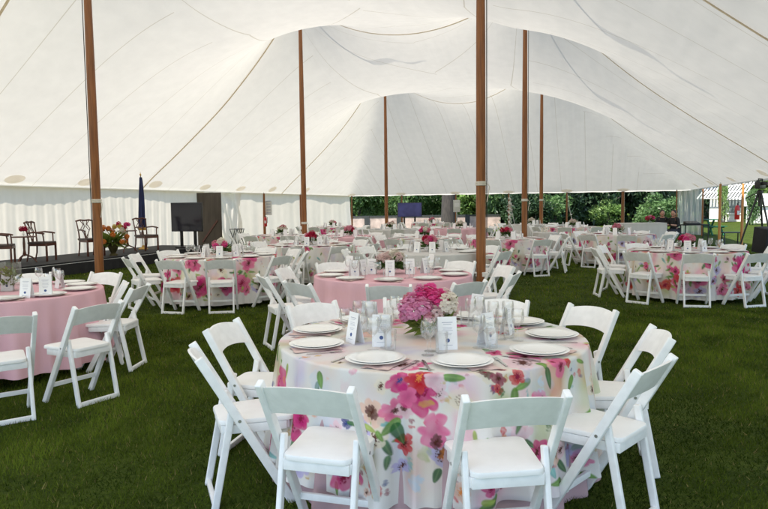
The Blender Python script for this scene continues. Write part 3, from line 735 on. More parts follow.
def card_proto():
    t = thing('menu_card', 'white menu card', 'card', group='white menu cards')
    Wd, Hh, lean = .105, .178, .034
    mb = MB()
    for s in (-1, 1): mb.beam((0, s*lean, 0), (0, s*.001, Hh), Wd, .0012)
    mb.build('folded_card', M['paper'], t)
    up = Vector((0, lean, Hh)).normalized(); nrm = Vector((0, -Hh, lean)).normalized(); base = Vector((0, -lean, 0))+nrm*.0014
    tx = MB(); rs = random.Random(3)
    for zz, wd, th in ((.150, .060, .004), (.140, .045, .0025), (.122, .055, .002), (.114, .048, .002), (.106, .058, .002), (.090, .05, .002), (.082, .04, .002), (.026, .05, .0022)):
        c = base+up*zz; tx.beam(c-Vector((wd/2, 0, 0)), c+Vector((wd/2, 0, 0)), th, .0006, up)
    tx.build('printed_text', M['ink'], t)
    em = MB(); c = base+up*.052; K = 16; em.add([c]+[c+Vector((math.cos(2*PI*i/K)*.011, 0, 0))+up*math.sin(2*PI*i/K)*.011 for i in range(K)], [(0, 1+i, 1+(i+1) % K) for i in range(K)])
    em.build('emblem', M['blue_ink'], t); return t
CARD = card_proto(); card_used = [False]
mb = MB()
for s in (-1, 1): mb.beam((0, s*.034, 0), (0, s*.001, .178), .105, .0014)
CARD_FAR = mb.mesh('menu_card', M['paper'])
def card(p, rz, far=False):
    if far: o = link('menu_card', CARD_FAR); tag(o, 'white menu card', 'card', 'white menu cards')
    elif not card_used[0]: o = CARD; card_used[0] = True
    else: o = copy_tree(CARD)
    o.location = p; o.rotation_euler = (0, 0, rz); return o

def settings(c, angles, tname, near=False, plates=True, glasses=0, cards=(), napk=True, far=False, cutlery=False, label=True):
    """Plates, napkins, glasses and cards at the given place angles."""
    P_, N_, G_, C_, K_, KN = [], [], [], [], [], []
    z = TZ+.0015
    for a in angles:
        a += random.uniform(-.03, .03); d = Vector((math.cos(a), math.sin(a), 0)); s = Vector((-d.y, d.x, 0)); rz = a-PI/2
        q = c+d*(.725+random.uniform(-.015, .015)); q.z = z + (.004 if napk else 0)
        o = plate(q, far); P_.append((o, q))
        if napk:
            q = c+d*.735+s*.07; q.z = z; o = napkin(q, rz+random.uniform(-.06, .06)); N_.append((o, q))
        if cutlery:
            q = c+d*.72-s*.185; q.z = z; o = link('knife', KNIFE); o.location = q; o.rotation_euler = (0, 0, rz+PI+random.uniform(-.05, .05)); tag(o, 'steel knife', 'knife', 'steel table knives'); K_.append((o, q))
            q = c+d*.72+s*.195; q.z = z; o = link('fork', FORK); o.location = q; o.rotation_euler = (0, 0, rz+PI+random.uniform(-.05, .05)); tag(o, 'steel fork', 'fork', 'steel table forks'); KN.append((o, q))
        if glasses > 0:
            q = c+d*.50-s*.13; q.z = z; G_.append((glass(q, GOB), q))
        if glasses > 1:
            q = c+d*.46-s*.045; q.z = z; G_.append((glass(q, TUM), q))
    if glasses > 2:
        for a in angles:
            d = Vector((math.cos(a), math.sin(a), 0)); s = Vector((-d.y, d.x, 0)); q = c+d*.41-s*.10+Vector((0, 0, z)); G_.append((glass(q, GOB), q))
    for (q, rz) in cards:
        q = Vector((q[0], q[1], z)); o = card(q, rz, far); C_.append((o, q))
    for it, what in ((P_, 'white plate'), (N_, 'peach napkin'), (G_, 'clear glass'), (C_, 'white menu card'), (K_, 'steel knife'), (KN, 'steel fork')): label_sides(it, c, what, tname)
def ring_cards(c, n, r=.34, ph=.3):
    out = []
    for k in range(n):
        a = ph+2*PI*k/n; out.append(((c.x+r*math.cos(a), c.y+r*math.sin(a)), a+PI/2+random.uniform(-.25, .25)))
    return out
def ring_chairs(c, angles, tname, r=1.19, far=False, jit=.07):
    L = []
    for a in angles:
        a += random.uniform(-.05, .05); rr = r+random.uniform(-.05, .09); p = c+Vector((math.cos(a), math.sin(a), 0))*rr
        f = -Vector((math.cos(a+random.uniform(-jit, jit)*2), math.sin(a+random.uniform(-jit, jit)*2), 0)); o = chair(p, f, far); L.append((o, p))
    label_sides(L, c, 'white folding chair', tname)
DEG = math.radians

# ------------------------------------------------------------------ table 1: the nearest, floral
T1 = Vector((.28, 3.95, 0)); n1 = 'nearest floral table'
def t1(px, py):                                # photo pixel on the front of the cloth -> (angle, cloth distance)
    d = ray(px, py); e = EYE-T1; a = d.x**2+d.y**2; b_ = 2*(e.x*d.x+e.y*d.y); c_ = e.x**2+e.y**2-.945**2; disc = b_*b_-4*a*c_
    t = (-b_-math.sqrt(max(disc, 0)))/(2*a); p = EYE+d*t; return math.atan2(p.y-T1.y, p.x-T1.x), TR+(TZ-p.z)
EX = []
def fl(px, py, r, col, n=6, cen='brown', rot=0, cs=.22): EX.append(('F', *t1(px, py), r, col, n, cen, rot, cs))
def lf(px, py, ln, wd, rot, col): EX.append(('L', *t1(px, py), ln, wd, rot, col))
def db(px, py, a, b_, col, op=.85): EX.append(('D', *t1(px, py), a, b_, col, op))
db(330, 366, .06, .03, 'cream', .7); db(345, 400, .05, .10, 'blush', .5); db(310, 385, .04, .08, 'sky', .4); db(575, 445, .10, .10, 'lav', .8); db(470, 400, .10, .10, 'cream', .5); db(540, 390, .10, .07, 'sky', .5)
db(350, 372, .02, .03, 'pink', .5); db(463, 385, .05, .06, 'blush', .6); db(415, 478, .03, .05, 'sky', .8); db(410, 462, .012, .035, 'teal', .8); db(424, 452, .03, .05, 'lime', .5); db(385, 360, .06, .012, 'pink', .6)
fl(371, 411, .075, 'peach', 6, None); fl(371, 411, .040, 'brown', 9, 'brown'); fl(393, 410, .062, 'pink', 7, None); fl(404, 410, .05, 'blush', 5, None)
fl(394, 411, .016, 'brown', 7, 'brown'); fl(403, 409, .018, 'brown', 6, 'brown'); fl(397, 383, .06, 'magenta', 6, 'navy', .4, .15); fl(421, 394, .115, 'magenta', 7, 'wine', .3, .2); fl(419, 380, .07, 'red', 8, 'orange', .2, .18); fl(407, 398, .05, 'pink', 5, None)
db(425, 404, .035, .018, 'ochre'); db(447, 400, .022, .016, 'ochre'); fl(436, 430, .085, 'pink', 6, None); fl(437, 441, .035, 'brown', 7, 'brown'); db(442, 455, .02, .04, 'orange', .7)
lf(455, 378, .055, .022, .1, 'leaf'); lf(316, 380, .045, .02, 1.4, 'leaf'); db(323, 379, .012, .012, 'peach'); lf(551, 361, .04, .024, 1.8, 'leaf'); lf(552, 378, .055, .02, 1.5, 'dkleaf'); lf(577, 383, .045, .024, 2, 'leaf')
lf(391, 426, .05, .024, 2.4, 'leaf'); lf(398, 434, .055, .028, 1.2, 'dkleaf'); lf(370, 427, .04, .015, .2, 'lime'); lf(382, 433, .03, .014, .9, 'leaf')
fl(488, 373, .065, 'cream', 7, None); fl(489, 373, .036, 'brown', 9, 'wine'); fl(501, 380, .04, 'wine', 5, 'brown'); fl(500, 390, .032, 'red', 5, 'wine'); db(495, 391, .014, .018, 'navy'); db(505, 393, .014, .02, 'dkleaf'); db(509, 366, .022, .014, 'peach'); fl(508, 367, .02, 'wine', 5, 'brown')
fl(520, 378, .045, 'red', 5, 'wine', .6, .3); fl(566, 364, .075, 'pink', 6, None); fl(566, 367, .025, 'wine', 7, 'brown'); fl(562, 359, .018, 'wine', 5, 'brown'); fl(574, 362, .03, 'red', 5, None); db(529, 393, .009, .028, 'teal'); db(543, 385, .018, .04, 'sky'); db(530, 372, .03, .05, 'lav', .5)
fl(303, 416, .055, 'magenta', 6, 'wine'); fl(286, 417, .045, 'red', 5, 'wine'); db(312, 414, .02, .016, 'orange'); fl(344, 422, .03, 'navy', 5, 'navy'); lf(350, 424, .03, .012, .3, 'dkleaf'); db(300, 432, .04, .03, 'pink', .7)
fl(521, 430, .05, 'blush', 5, None); lf(520, 426, .045, .012, 1.9, 'dkleaf'); db(545, 426, .014, .02, 'dkleaf'); fl(575, 455, .06, 'lav', 6, 'lav'); fl(567, 463, .04, 'red', 5, 'brown'); db(575, 447, .016, .02, 'wine')
db(270, 382, .015, .02, 'navy'); db(282, 380, .012, .02, 'orange'); db(335, 470, .06, .03, 'lav', .6); db(325, 466, .03, .03, 'lime', .5); fl(460, 487, .05, 'peach', 5, 'orange'); fl(436, 380, .06, 'blush', 5, None)
me = floral_mesh('tablecloth', 1560, .625, 2, .075, .06, 140, 100, EX, 5, hemwave=.012)
cl = link('tablecloth', me); cl.location = T1; tag(cl, 'nearest round tablecloth, white with large watercolour flowers, over rose underskirt', 'tablecloth', 'round tablecloths')
us_ = link('underskirt', cloth_mesh('underskirt', M['pale_cloth'], 300, .745, 9, .035, .05, 20, 2, R=TR-.025, z0=TZ-.012), cl)
CH1 = [((462.7, 399), (571, 394)), ((261, 385), (348.5, 389)), ((193.7, 345), (197.6, 359)), ((238.6, 318.6), (203, 331.5)), ((674.6, 356), (637, 373)), ((652.7, 325), (672.5, 340.6)), ((570.4, 304), (617, 311.5))]
L = []
for a_, b_ in CH1:
    pa_, pb2 = hit(*a_, .80), hit(*b_, .80); mid = (pa_+pb2)/2; mid.z = 0; e = (pb2-pa_); e.z = 0; e.normalize()
    f = Vector((-e.y, e.x, 0)); to = (T1-mid); to.normalize()
    if f.dot(to) < 0: f = -f
    f = (f*.65+to*.35).normalized(); p = mid+f*.246; L.append((chair(p, f), p))
for a, r_ in ((127, 1.36), (93, 1.33), (62, 1.33)):
    p = T1+Vector((math.cos(DEG(a)), math.sin(DEG(a)), 0))*(r_-.2); L.append((chair(p, (T1-p).normalized()), p))
label_sides(L, T1, 'white folding chair', n1)
def tp(px, py): q = hit(px, py, TZ); return (q.x, q.y)
cards1 = [(tp(382, 346), -.12), (tp(447, 349), .12), (tp(487, 344), .75), (tp(507, 334), 1.1), (tp(355, 343), -1.0), (tp(370, 329), 2.6), (tp(428, 318), 3.0), (tp(478, 320), 2.3)]
settings(T1, [DEG(x) for x in (-81, -117, -158, 166, 127, 92, 62, 33, -4, -42)], n1, glasses=3, cards=cards1, cutlery=True)
vx = tp(428, 338); vp = Vector((vx[0], vx[1]+.06, TZ+.0015))
sp = []
rs = random.Random(4)
for (px, py, mname, r_, dd) in ((437, 293, 'hot_pink', .058, -.05), (423, 292, 'hot_pink', .054, 0), (430, 287, 'hot_pink', .05, .05), (413, 296, 'orchid', .046, -.02), (406, 302, 'orchid', .05, -.04), (414, 308, 'orchid', .052, -.09), (424, 302, 'orchid', .054, -.10), (446, 302, 'cream', .056, -.06), (438, 306, 'blush', .05, -.10), (430, 311, 'pink', .044, -.10), (405, 311, 'orchid', .042, -.03), (451, 295, 'cream', .04, .02), (420, 286, 'orchid', .036, .04), (445, 291, 'blush', .045, .08), (409, 295, 'pink', .04, .08), (432, 296, 'orchid', .05, .12), (452, 307, 'blush', .04, .0), (448, 299, 'cream', .056, -.13), (441, 298, 'hot_pink', .045, -.10)):
    D_ = vp.y+dd; q = at(px, D_, zat(px, py+4, D_)); sp.append((mname, r_*.92, tuple(q-vp)))
bq = arrangement(vp, 'full bouquet of hot pink, orchid and white blooms on nearest floral table', sp, R=.12, zc=.11, leaves=60, seed=3, leafm='lime_leaf')
leaf_cloud(46, lambda rs: ((rs.uniform(.03, .12), rs.uniform(-.1, .05), rs.uniform(.08, .2)), (rs.uniform(.2, 1), rs.uniform(-.6, .3), rs.uniform(-.3, .9))), .07, .038, 8).build('lime_sprigs', M['lime_leaf'], bq)

# ------------------------------------------------------------------ the other tables
PINK = cloth_mesh('tablecloth', M['pink_cloth'], 320, .665, 21, .050, .045, 24, 6)
WHITE = cloth_mesh('tablecloth', M['white_cloth'], 260, .70, 31, .036, .03, 20, 5)
FLOR = floral_mesh('tablecloth', 520, .70, 14, .048, .04, 60, 44, (), 8)
FLOR2 = floral_mesh('tablecloth', 520, .70, 44, .050, .04, 60, 44, (), 23, dens=1.15)
def cloth(c, me, rz, label): o = link('tablecloth', me); o.location = c; o.rotation_euler = (0, 0, rz); return tag(o, label, 'tablecloth', 'round tablecloths')
def centre_flowers(c, label, seed, mix=('blush', 'pink', 'cream', 'hot_pink'), n=9, R=.14, z=.17):
    rs = random.Random(seed); sp = []
    for k in range(n):
        a = k*2.4; q = R*.75*math.sqrt((k+.3)/n); sp.append((mix[rs.randrange(len(mix))], .052 if k % 3 else .06, (q*math.cos(a), q*math.sin(a), z+.05*(1-k/n)+rs.uniform(-.02, .02))))
    return arrangement(c+Vector((0, 0, TZ+.0015)), label, sp, R=R, zc=z-.03, leaves=40, seed=seed)
A10 = lambda ph: [DEG(ph+36*k) for k in range(10)]
A8 = lambda ph: [DEG(ph+45*k) for k in range(8)]
# left pink
T2 = Vector((-3.74, 6.42, 0)); n2 = 'left pink table'
cloth(T2, PINK, .4, 'plain pink round tablecloth on the table in front of the stage')
L = []
for (a_, b_) in (((78.5, 315), (121, 306)), ((-18, 326), (23.5, 321)), ((113.6, 285.5), (141, 289.5)), ((145.5, 291), (137, 303))):
    if a_[0] == 145.5: continue
    pa_, pb2 = hit(*a_, .80), hit(*b_, .80); mid = (pa_+pb2)/2; mid.z = 0; e = pb2-pa_; e.z = 0; e.normalize(); f = Vector((-e.y, e.x, 0)); to = (T2-mid).normalized()
    if f.dot(to) < 0: f = -f
    f = (f*.5+to*.5).normalized(); p = (mid+f*.246)*1.06; L.append((chair(p, f), p))
for a, r_ in ((-2, 1.13), (72, 1.2), (108, 1.2), (144, 1.2), (-100, 1.25)):
    p = T2+Vector((math.cos(DEG(a)), math.sin(DEG(a)), 0))*r_; L.append((chair(p, (T2-p).normalized()), p))
label_sides(L, T2, 'white folding chair', n2)
c2 = [(tp(27, 298), -.1), (tp(46, 296), .35), (tp(8, 291), .2), (tp(54, 284), 1.9), (tp(60, 288), 2.4)]
settings(T2, [DEG(x) for x in (-95, -60, -30, 2, 34, 62, 95, 130)], n2, glasses=1, cards=c2)
# glass vase with a table number card, and a red bloom
t = thing('glass_vase', 'large square clear glass vase holding greenery on left pink table', 'vase', (T2.x+.05, T2.y+.05, TZ+.0015))
mb = MB()
for sx, sy, dx, dy in ((-1, 0, .006, .16), (1, 0, .006, .16), (0, -1, .148, .006), (0, 1, .148, .006)): mb.box((sx*.077, sy*.077, .14), (dx, dy, .28))
mb.box((0, 0, .006), (.148, .148, .010)); mb.build('glass_walls', M['glass'], t)
leaf_cloud(60, lambda rs: ((rs.uniform(-.05, .05), rs.uniform(-.05, .05), rs.uniform(.03, .2)), (rs.uniform(-1, 1), rs.uniform(-1, 1), rs.uniform(.2, 1.5))), .07, .03, 5).build('foliage', M['lime_leaf'], t)
centre_flowers(T2+Vector((-.05, -.27, 0)), 'small red and pink blooms beside the square vase on left pink table', 5, ('crimson', 'hot_pink', 'pink'), 6, .09, .12)
# middle pink
T3 = Vector((.10, 7.65, 0)); n3 = 'middle pink table'
cloth(T3, PINK, 2.1, 'plain pink round tablecloth on the table behind the nearest floral one')
ring_chairs(T3, [DEG(x) for x in (-128, -94, -58, -20, 15, 52, 90, 126, 162, 197)], n3, 1.19)
settings(T3, A10(-94), n3, glasses=2, cards=[(tp(390, 276), .0), (tp(372, 274), -.2), (tp(354, 276), .5), (tp(363, 275), .9), (tp(410, 274), .15), (tp(425, 273), .8), (tp(350, 270), 2.6), (tp(432, 268), 2.2)])
centre_flowers(T3+Vector((-.02, .05, 0)), 'blush and cream flowers with dark leaves on middle pink table', 15, ('blush', 'cream', 'blush', 'pink'), 10, .17, .17)
SPEC = [  # centre, mesh, turn, cloth label, chair angles, table name, detailed, flowers
    (at(222, 10.95), FLOR, 1.0, 'floral tablecloth on the table between thick pole and stage screen', A10(-90-19), 'floral table by stage', True, ('hot_pink', 'pink', 'lime', 'cream')),
    (at(685, 10.9), FLOR2, 2.9, 'floral tablecloth on the table at far right, near the opening', A10(-90-20), 'rightmost floral table', True, ('pink', 'crimson', 'blush', 'hot_pink')),
    (at(312, 13.8), FLOR, 4.1, 'floral tablecloth behind the middle pink table, toward the sidewall', A10(-100), 'floral table left of centre', True, ('crimson', 'pink', 'cream')),
    (at(430, 11.4), WHITE, .0, 'plain white tablecloth falling in folds beside the thick pole', [DEG(x) for x in (-150, -36, -8, 30, 66, 100, 140, 176)], 'plain white round table', True, ('crimson', 'hot_pink', 'pink')),
    (at(617, 16.8), FLOR2, .7, 'floral tablecloth behind the rightmost floral table', A10(-100), 'floral table right of skirted one', False, ('pink', 'cream', 'blush')),
    (at(350, 17.6), PINK, 1.2, 'far pink tablecloth seen beyond the middle pink table', A8(-70), 'far centre pink table', False, ('crimson', 'pink')),
    (at(425, 16.2), FLOR, 2.2, 'floral tablecloth directly behind the plain white table', A8(-80), 'floral table behind white one', False, ('hot_pink', 'cream', 'pink')),
    (at(283, 18.6), FLOR2, 5.2, 'floral tablecloth closest to the plain white sidewall', A8(-75), 'floral table nearest the sidewall', False, ('crimson', 'cream')),
    (at(460, 22.5), PINK, .4, 'far pink tablecloth left of the thick pole, before the low wall', A8(-60), 'far pink table by low wall', False, ('blush', 'cream')),
    (at(506, 15.4), FLOR, .2, 'floral tablecloth between the thick pole and the skirted table', A8(-112), 'floral table left of skirted one', False, ('pink', 'crimson')),
    (at(392, 22.5), WHITE, 1.3, 'white tablecloth far back under the outdoor screen', A8(-85), 'white table below the screen', False, ('cream', 'blush')),
    (at(333, 25.5), FLOR2, 2.0, 'floral tablecloth far back at the end of the sidewall', A8(-66), 'farthest floral table by sidewall', False, ('pink', 'cream')),
    (at(432, 29.5), FLOR, 3.0, 'farthest floral tablecloth, right of the outdoor screen', A8(-66), 'farthest floral table by screen', False, ('pink', 'cream')),
    (at(573, 22.3), FLOR2, 4.0, 'floral tablecloth far back before the strapped eave pole', A8(-72), 'far floral table by strapped pole', False, ('blush', 'cream')),
    (at(531, 25.5), WHITE, 4.0, 'white tablecloth far back behind the small skirted table', A8(-50), 'white table behind skirted one', False, ('cream', 'lime_x')),
]
for i, (c, me, rz, lab, ang, nm, det, mix) in enumerate(SPEC):
    c = Vector((c.x, c.y, 0)); cloth(c, me, rz, lab)
    ring_chairs(c, ang, nm, 1.19, far=not det)
    settings(c, ang if det else ang[::1], nm, glasses=1 if det else 0, napk=det, far=not det, cards=ring_cards(c, 8 if det else 6, ph=.2+i))
    centre_flowers(c, 'flowers in a low vase at centre of '+nm, 30+i, tuple(x for x in mix if x in M), 8 if det else 6, .15)
# small white skirted table
c = at(545.5, 18.6); c = Vector((c.x, c.y, 0))
o = link('skirted_table', cloth_mesh('skirted_table', M['white_cloth'], 180, .72, 61, .045, .05, 16, 4, R=.33)); o.location = c
tag(o, 'small round table in a white pleated skirt standing alone on the grass', 'table')
o = link('linen_bundle', blossom_mesh('linen_bundle', .10, 'cream', 40, 9)); o.location = c+Vector((-.03, .02, TZ+.085)); tag(o, 'pale flower ball standing on the small white skirted table', 'flowers')
# long white bar table
t = thing('bar_table', 'long white draped bar table in front of the seated people', 'table', at(641, 23.0))
mb = MB(); mb.box((0, 0, .84), (1.5, .7, .04)); mb.build('tabletop', M['white_cloth'], t, bevel=.01)
V = []
for k in range(161):
    q = k/160*4.4; x, y = (-.75+q, -.355) if q < 1.5 else ((.755, -.35+q-1.5) if q < 2.2 else ((.75-(q-2.2), .355) if q < 3.7 else (-.755, .35-(q-3.7))))
    for j in range(6): V.append((x+.012*math.sin(k*.9)*(1-j/5), y+.012*math.cos(k*.9)*(1-j/5), .02+.80*j/5))
link('skirt', npmesh('skirt', V, grid_faces(161, 6), M['white_cloth']), t)
arrangement(at(650, 22.95, .861), 'red and pink flowers standing on the long white bar table', [(m_, .07, (q*.1, .02*q, .16+.03*(k % 2))) for k, (m_, q) in enumerate((('crimson', -1), ('pink', 0), ('hot_pink', 1), ('crimson', .4)))], R=.16, zc=.12, leaves=30, seed=77)
# ------------------------------------------------------------------ stage
SU0, SU1, SV0, SV1, SZ = -14.05, -11.95, 7.0, 18.9, .32
t = thing('stage', 'low black skirted stage along the white sidewall', 'stage', tw((SU0+SU1)/2, (SV0+SV1)/2), -TA)
mb = MB(); mb.box((0, 0, SZ-.02), (SU1-SU0, SV1-SV0, .04)); mb.build('deck', M['black'], t)
V = []
for k in range(241):
    for j in range(5): V.append(((SU1-SU0)/2+.004+.012*math.sin(k*1.1)*(1-j/5), -(SV1-SV0)/2+(SV1-SV0)*k/240, .005+(SZ-.05)*j/4))
link('skirt', npmesh('skirt', V, grid_faces(241, 5), M['black']), t)
V = []
for k in range(41):
    for j in range(5): V.append((-(SU1-SU0)/2+(SU1-SU0)*k/40, (SV1-SV0)/2+.004+.012*math.sin(k*1.1)*(1-j/5), .005+(SZ-.05)*j/4))
link('end_skirt', npmesh('end_skirt', V, grid_faces(41, 5), M['black']), t)
def armchair_proto():
    t = thing('armchair', 'x', 'armchair', group='wooden armchairs on the stage')
    mb = MB(); mb.box((0, .0, .445), (.50, .46, .05)); mb.build('seat', M['brown_seat'], t, bevel=.012)
    mb = MB(); 
    for s in (-1, 1): mb.beam((s*.24, .215, .40), (s*.20, -.215, .40), .03, .06)
    mb.beam((-.24, .22, .40), (.24, .22, .40), .03, .06, (0, 1, 0)); mb.build('seat_rail', M['mahogany'], t)
    for s in (-1, 1):
        mb = MB(); mb.beam((s*.235, .21, .43), (s*.235, .21, 0), .04, .04); mb.build('leg', M['mahogany'], t, bevel=.006)
        mb = MB(); mb.tube([(s*.20, -.215, .44), (s*.205, -.23, .2), (s*.21, -.28, 0)], [.022, .02, .017], 8); mb.build('leg', M['mahogany'], t, smooth=True)
        mb = MB(); mb.tube([(s*.235, .16, .44), (s*.25, .15, .60), (s*.265, .14, .67)], .016, 8); mb.tube([(s*.225, -.235, .68), (s*.27, -.05, .70), (s*.28, .12, .68), (s*.275, .19, .665)], [.018, .02, .022, .018], 8); mb.build('arm', M['mahogany'], t, smooth=True)
    mb = MB()
    for s in (-1, 1): mb.tube([(s*.20, -.215, .43), (s*.21, -.235, .65), (s*.235, -.28, .93)], [.022, .018, .015], 8)
    mb.tube([(-.25, -.285, .925), (-.12, -.29, .955), (0, -.29, .94), (.12, -.29, .955), (.25, -.285, .925)], .022, 8); mb.build('back_frame', M['mahogany'], t, smooth=True)
    mb = MB()
    for s in (-1, 1):
        mb.tube([(s*.03, -.222, .47), (s*.06, -.235, .60), (s*.13, -.255, .72), (s*.05, -.27, .84), (s*.12, -.285, .93)], .012, 6); mb.tube([(s*.02, -.22, .47), (-s*.10, -.245, .66), (-s*.02, -.26, .78), (-s*.06, -.28, .93)], .010, 6)
    mb.build('splat', M['mahogany'], t, smooth=True); return t
AP = armchair_proto(); first = True
for px, lab, rz, du in ((3, 'wooden armchair cut off at the end of the stage by the side table', -TA-.9, 0), (43, 'dark wooden armchair on the stage right of the rose table', -PI/2-TA+.35, 0), (92, 'dark wooden armchair half hidden behind thick tent pole on stage', -PI/2-TA-.3, 0), (147, 'dark wooden armchair on stage below the furled blue flag', -PI/2-TA+.35+PI*0-.55, .1)):
    o = AP if first else copy_tree(AP); first = False
    p = onu(px, -12.85+du, SZ); o.location = p; o.rotation_euler = (0, 0, rz); o['label'] = lab
def side_table(px, lab, blab, mname):
    p = onu(px, -12.75, SZ+.002); t = thing('side_table', lab, 'side table', p, group='small pedestal tables on the stage')
    mb = MB(); mb.lathe([(0, .60), (.26, .60), (.27, .612), (.26, .625), (0, .625)], 28); mb.build('tabletop', M['mahogany'], t, smooth=True)
    mb = MB(); mb.lathe([(.02, .16), (.04, .2), (.025, .3), (.03, .45), (.02, .6)], 12); mb.build('pedestal', M['mahogany'], t, smooth=True)
    for k in range(3):
        a = k*2.09+.4; mb = MB(); mb.tube([(.02*math.cos(a), .02*math.sin(a), .2), (.16*math.cos(a), .16*math.sin(a), .13), (.25*math.cos(a), .25*math.sin(a), .012)], [.02, .018, .014], 8); mb.build('leg', M['mahogany'], t, smooth=True)
    q = p+Vector((0, 0, .626)); v = thing('rose_vase', blab, 'flowers', q); mb = MB(); mb.lathe([(0, 0), (.03, 0), (.035, .05), (.02, .09), (.018, .09), (.03, .05), (0, .01)], 14); mb.build('vase', M['glass'], v, smooth=True)
    mb = MB(); mb.tube([(0, 0, .01), (0, 0, .14)], .004, 5); mb.build('stem', M['leaf'], v)
    for k in range(3): blossom(mname, .055, v, (.045*math.cos(k*2.1), .045*math.sin(k*2.1), .17))
side_table(25, 'dark pedestal side table at the outer end of the stage', 'crimson roses in a small vase on the outer stage table', 'crimson')
side_table(128, 'dark pedestal side table between the planter and the armchair', 'pink roses in a small vase on the inner stage table', 'hot_pink')
# planter with the large orange bouquet
p = onu(113.5, -12.3, SZ+.002); t = thing('flower_planter', 'large orange and yellow bouquet in a bronze urn on stage edge', 'flowers', p)
M['bronze'] = mat('bronze_urn', (.10, .085, .035), .45, .3, 10, metal=.6)
mb = MB(); mb.lathe([(0, 0), (.11, 0), (.11, .03), (.06, .07), (.10, .14), (.16, .30), (.17, .36), (.16, .36), (.09, .14), (0, .12)], 20); mb.build('urn', M['bronze'], t, smooth=True)
def fnp(rs):
    a = rs.uniform(0, 6.28); return (.1*rs.random()*math.cos(a), .1*rs.random()*math.sin(a), .34+.1*rs.random()), (math.cos(a)*1.2, math.sin(a)*1.2, rs.uniform(-.7, 1.6))
leaf_cloud(150, fnp, .33, .07, 3).build('foliage', M['lime_leaf'], t)
rs = random.Random(12)
for k in range(26):
    a = rs.uniform(0, 6.28); e = rs.uniform(-.3, 1.2); q = .25+.08*rs.random(); blossom(['orange', 'orange', 'yellow', 'crimson', 'cream', 'orange'][k % 6], .06, t, (q*math.cos(a)*math.cos(e)*1.3, q*math.sin(a)*math.cos(e)*1.3, .46+q*math.sin(e)*1.25))
# flag
p = onu(143.3, -13.25, SZ+.002); t = thing('flag', 'furled dark blue flag with gold fringe on a pole behind the armchair', 'flag', p)
M['flag'] = mat('navy_flag_cloth', (.012, .02, .09), .7, .25, 6); M['gold'] = mat('gold_fringe', (.55, .32, .06), .5, .2, 20)
zt = zat(143.3, 172, p.y)-SZ
mb = MB(); mb.lathe([(0, 0), (.14, 0), (.14, .02), (.05, .06), (.03, .12), (.02, .12)], 18); mb.build('stand', M['gold'], t, smooth=True)
mb = MB(); mb.tube([(0, 0, .05), (0, 0, zt-.1)], .014, 8); mb.build('pole', M['mahogany'], t, smooth=True)
mb = MB(); mb.lathe([(.012, zt-.12), (.03, zt-.08), (.012, zt-.05), (.0, zt+.02)], 10); mb.build('spearhead', M['gold'], t, smooth=True)
V = []
for j in range(31):
    q = j/30; z = zt-.16-(zt-.75)*q
    for i in range(40):
        a = 2*PI*i/40; r_ = (.03+.055*q**.7)*(1+.35*math.sin(5*a+q*3)+.15*math.sin(9*a)); V.append((r_*math.cos(a)+.01, r_*math.sin(a)-.02, z))
link('cloth', npmesh('cloth', V, grid_faces(31, 40, True), M['flag']), t)
V2 = [((x-.01)*1.03+.01, (y+.02)*1.03-.02, z-.03*(1 if k >= 40 else 0)+.02) for k, (x, y, z) in enumerate(V[-80:])]
link('fringe', npmesh('fringe', V2, grid_faces(2, 40, True), M['gold']), t)
# screens
def screen(name, px, D, z0, z1, wd, rz, label, zb, mscreen):
    p = at(px, D, zb); t = thing(name, label, 'screen', p, rz, 'flat screens on stands'); h = z1-z0; z0 -= zb; zc = z0+h/2
    mb = MB(); mb.box((0, .03, zc), (wd, .06, h)); mb.build('housing', M['black_metal'], t, bevel=.008)
    mb = MB(); mb.box((0, -.0025, zc), (wd-.05, .004, h-.05)); mb.build('display', mscreen, t)
    for s in (-1, 1):
        mb = MB(); mb.beam((s*wd*.22, .085, .04), (s*wd*.22, .085, zc), .09, .045); mb.build('post', M['black_metal'], t, bevel=.004)
    mb = MB(); mb.box((0, .085, .02), (wd*.62, .5, .04)); mb.build('base', M['black_metal'], t, bevel=.006); return t
sm, n, l, b = nt('dark_display'); b.inputs['Base Color'].default_value = (.02, .02, .03, 1); b.inputs['Roughness'].default_value = .12
screen('television', 187.5, 20.6, zat(187.5, 231.5, 20.6), zat(187.5, 202.5, 20.6), 1.06, -.22, 'large dark television on two black posts at the stage end', SZ+.002, sm)
sm2, n, l, b = nt('blue_display'); t_ = noise(n, l, 1.5, 2); r = ramp(n, l, t_.outputs['Fac'], [(.3, (.012, .015, .075)), (.7, (.045, .05, .19))]); l.new(r.outputs['Color'], b.inputs['Base Color']); l.new(r.outputs['Color'], b.inputs['Emission Color']); b.inputs['Emission Strength'].default_value = .12; b.inputs['Roughness'].default_value = .15
screen('television', 410, 33.5, zat(410, 217, 33.5), zat(410, 202.5, 33.5), 1.25, .1, 'blue lit television on a stand at the open back of the tent', 0, sm2)
# brown doorway panel with a brace
D = 24.4; p = at(210.5, D); t = thing('doorway_panel', 'tall brown board with a dark diagonal brace beside the gathered curtain', 'panel', p, -.25)
M['ply'] = wood_mat('brown_board', (.055, .042, .031), (.095, .076, .058), 2, .7, (3, 3, .6))
mb = MB(); mb.box((0, 0, 1.07), (.98, .03, 2.1)); mb.build('board', M['ply'], t)
mb = MB(); mb.beam((-.3, -.03, .3), (.33, -.03, 1.1), .02, .07, (0, 1, 0)); mb.build('brace', M['mahogany'], t)
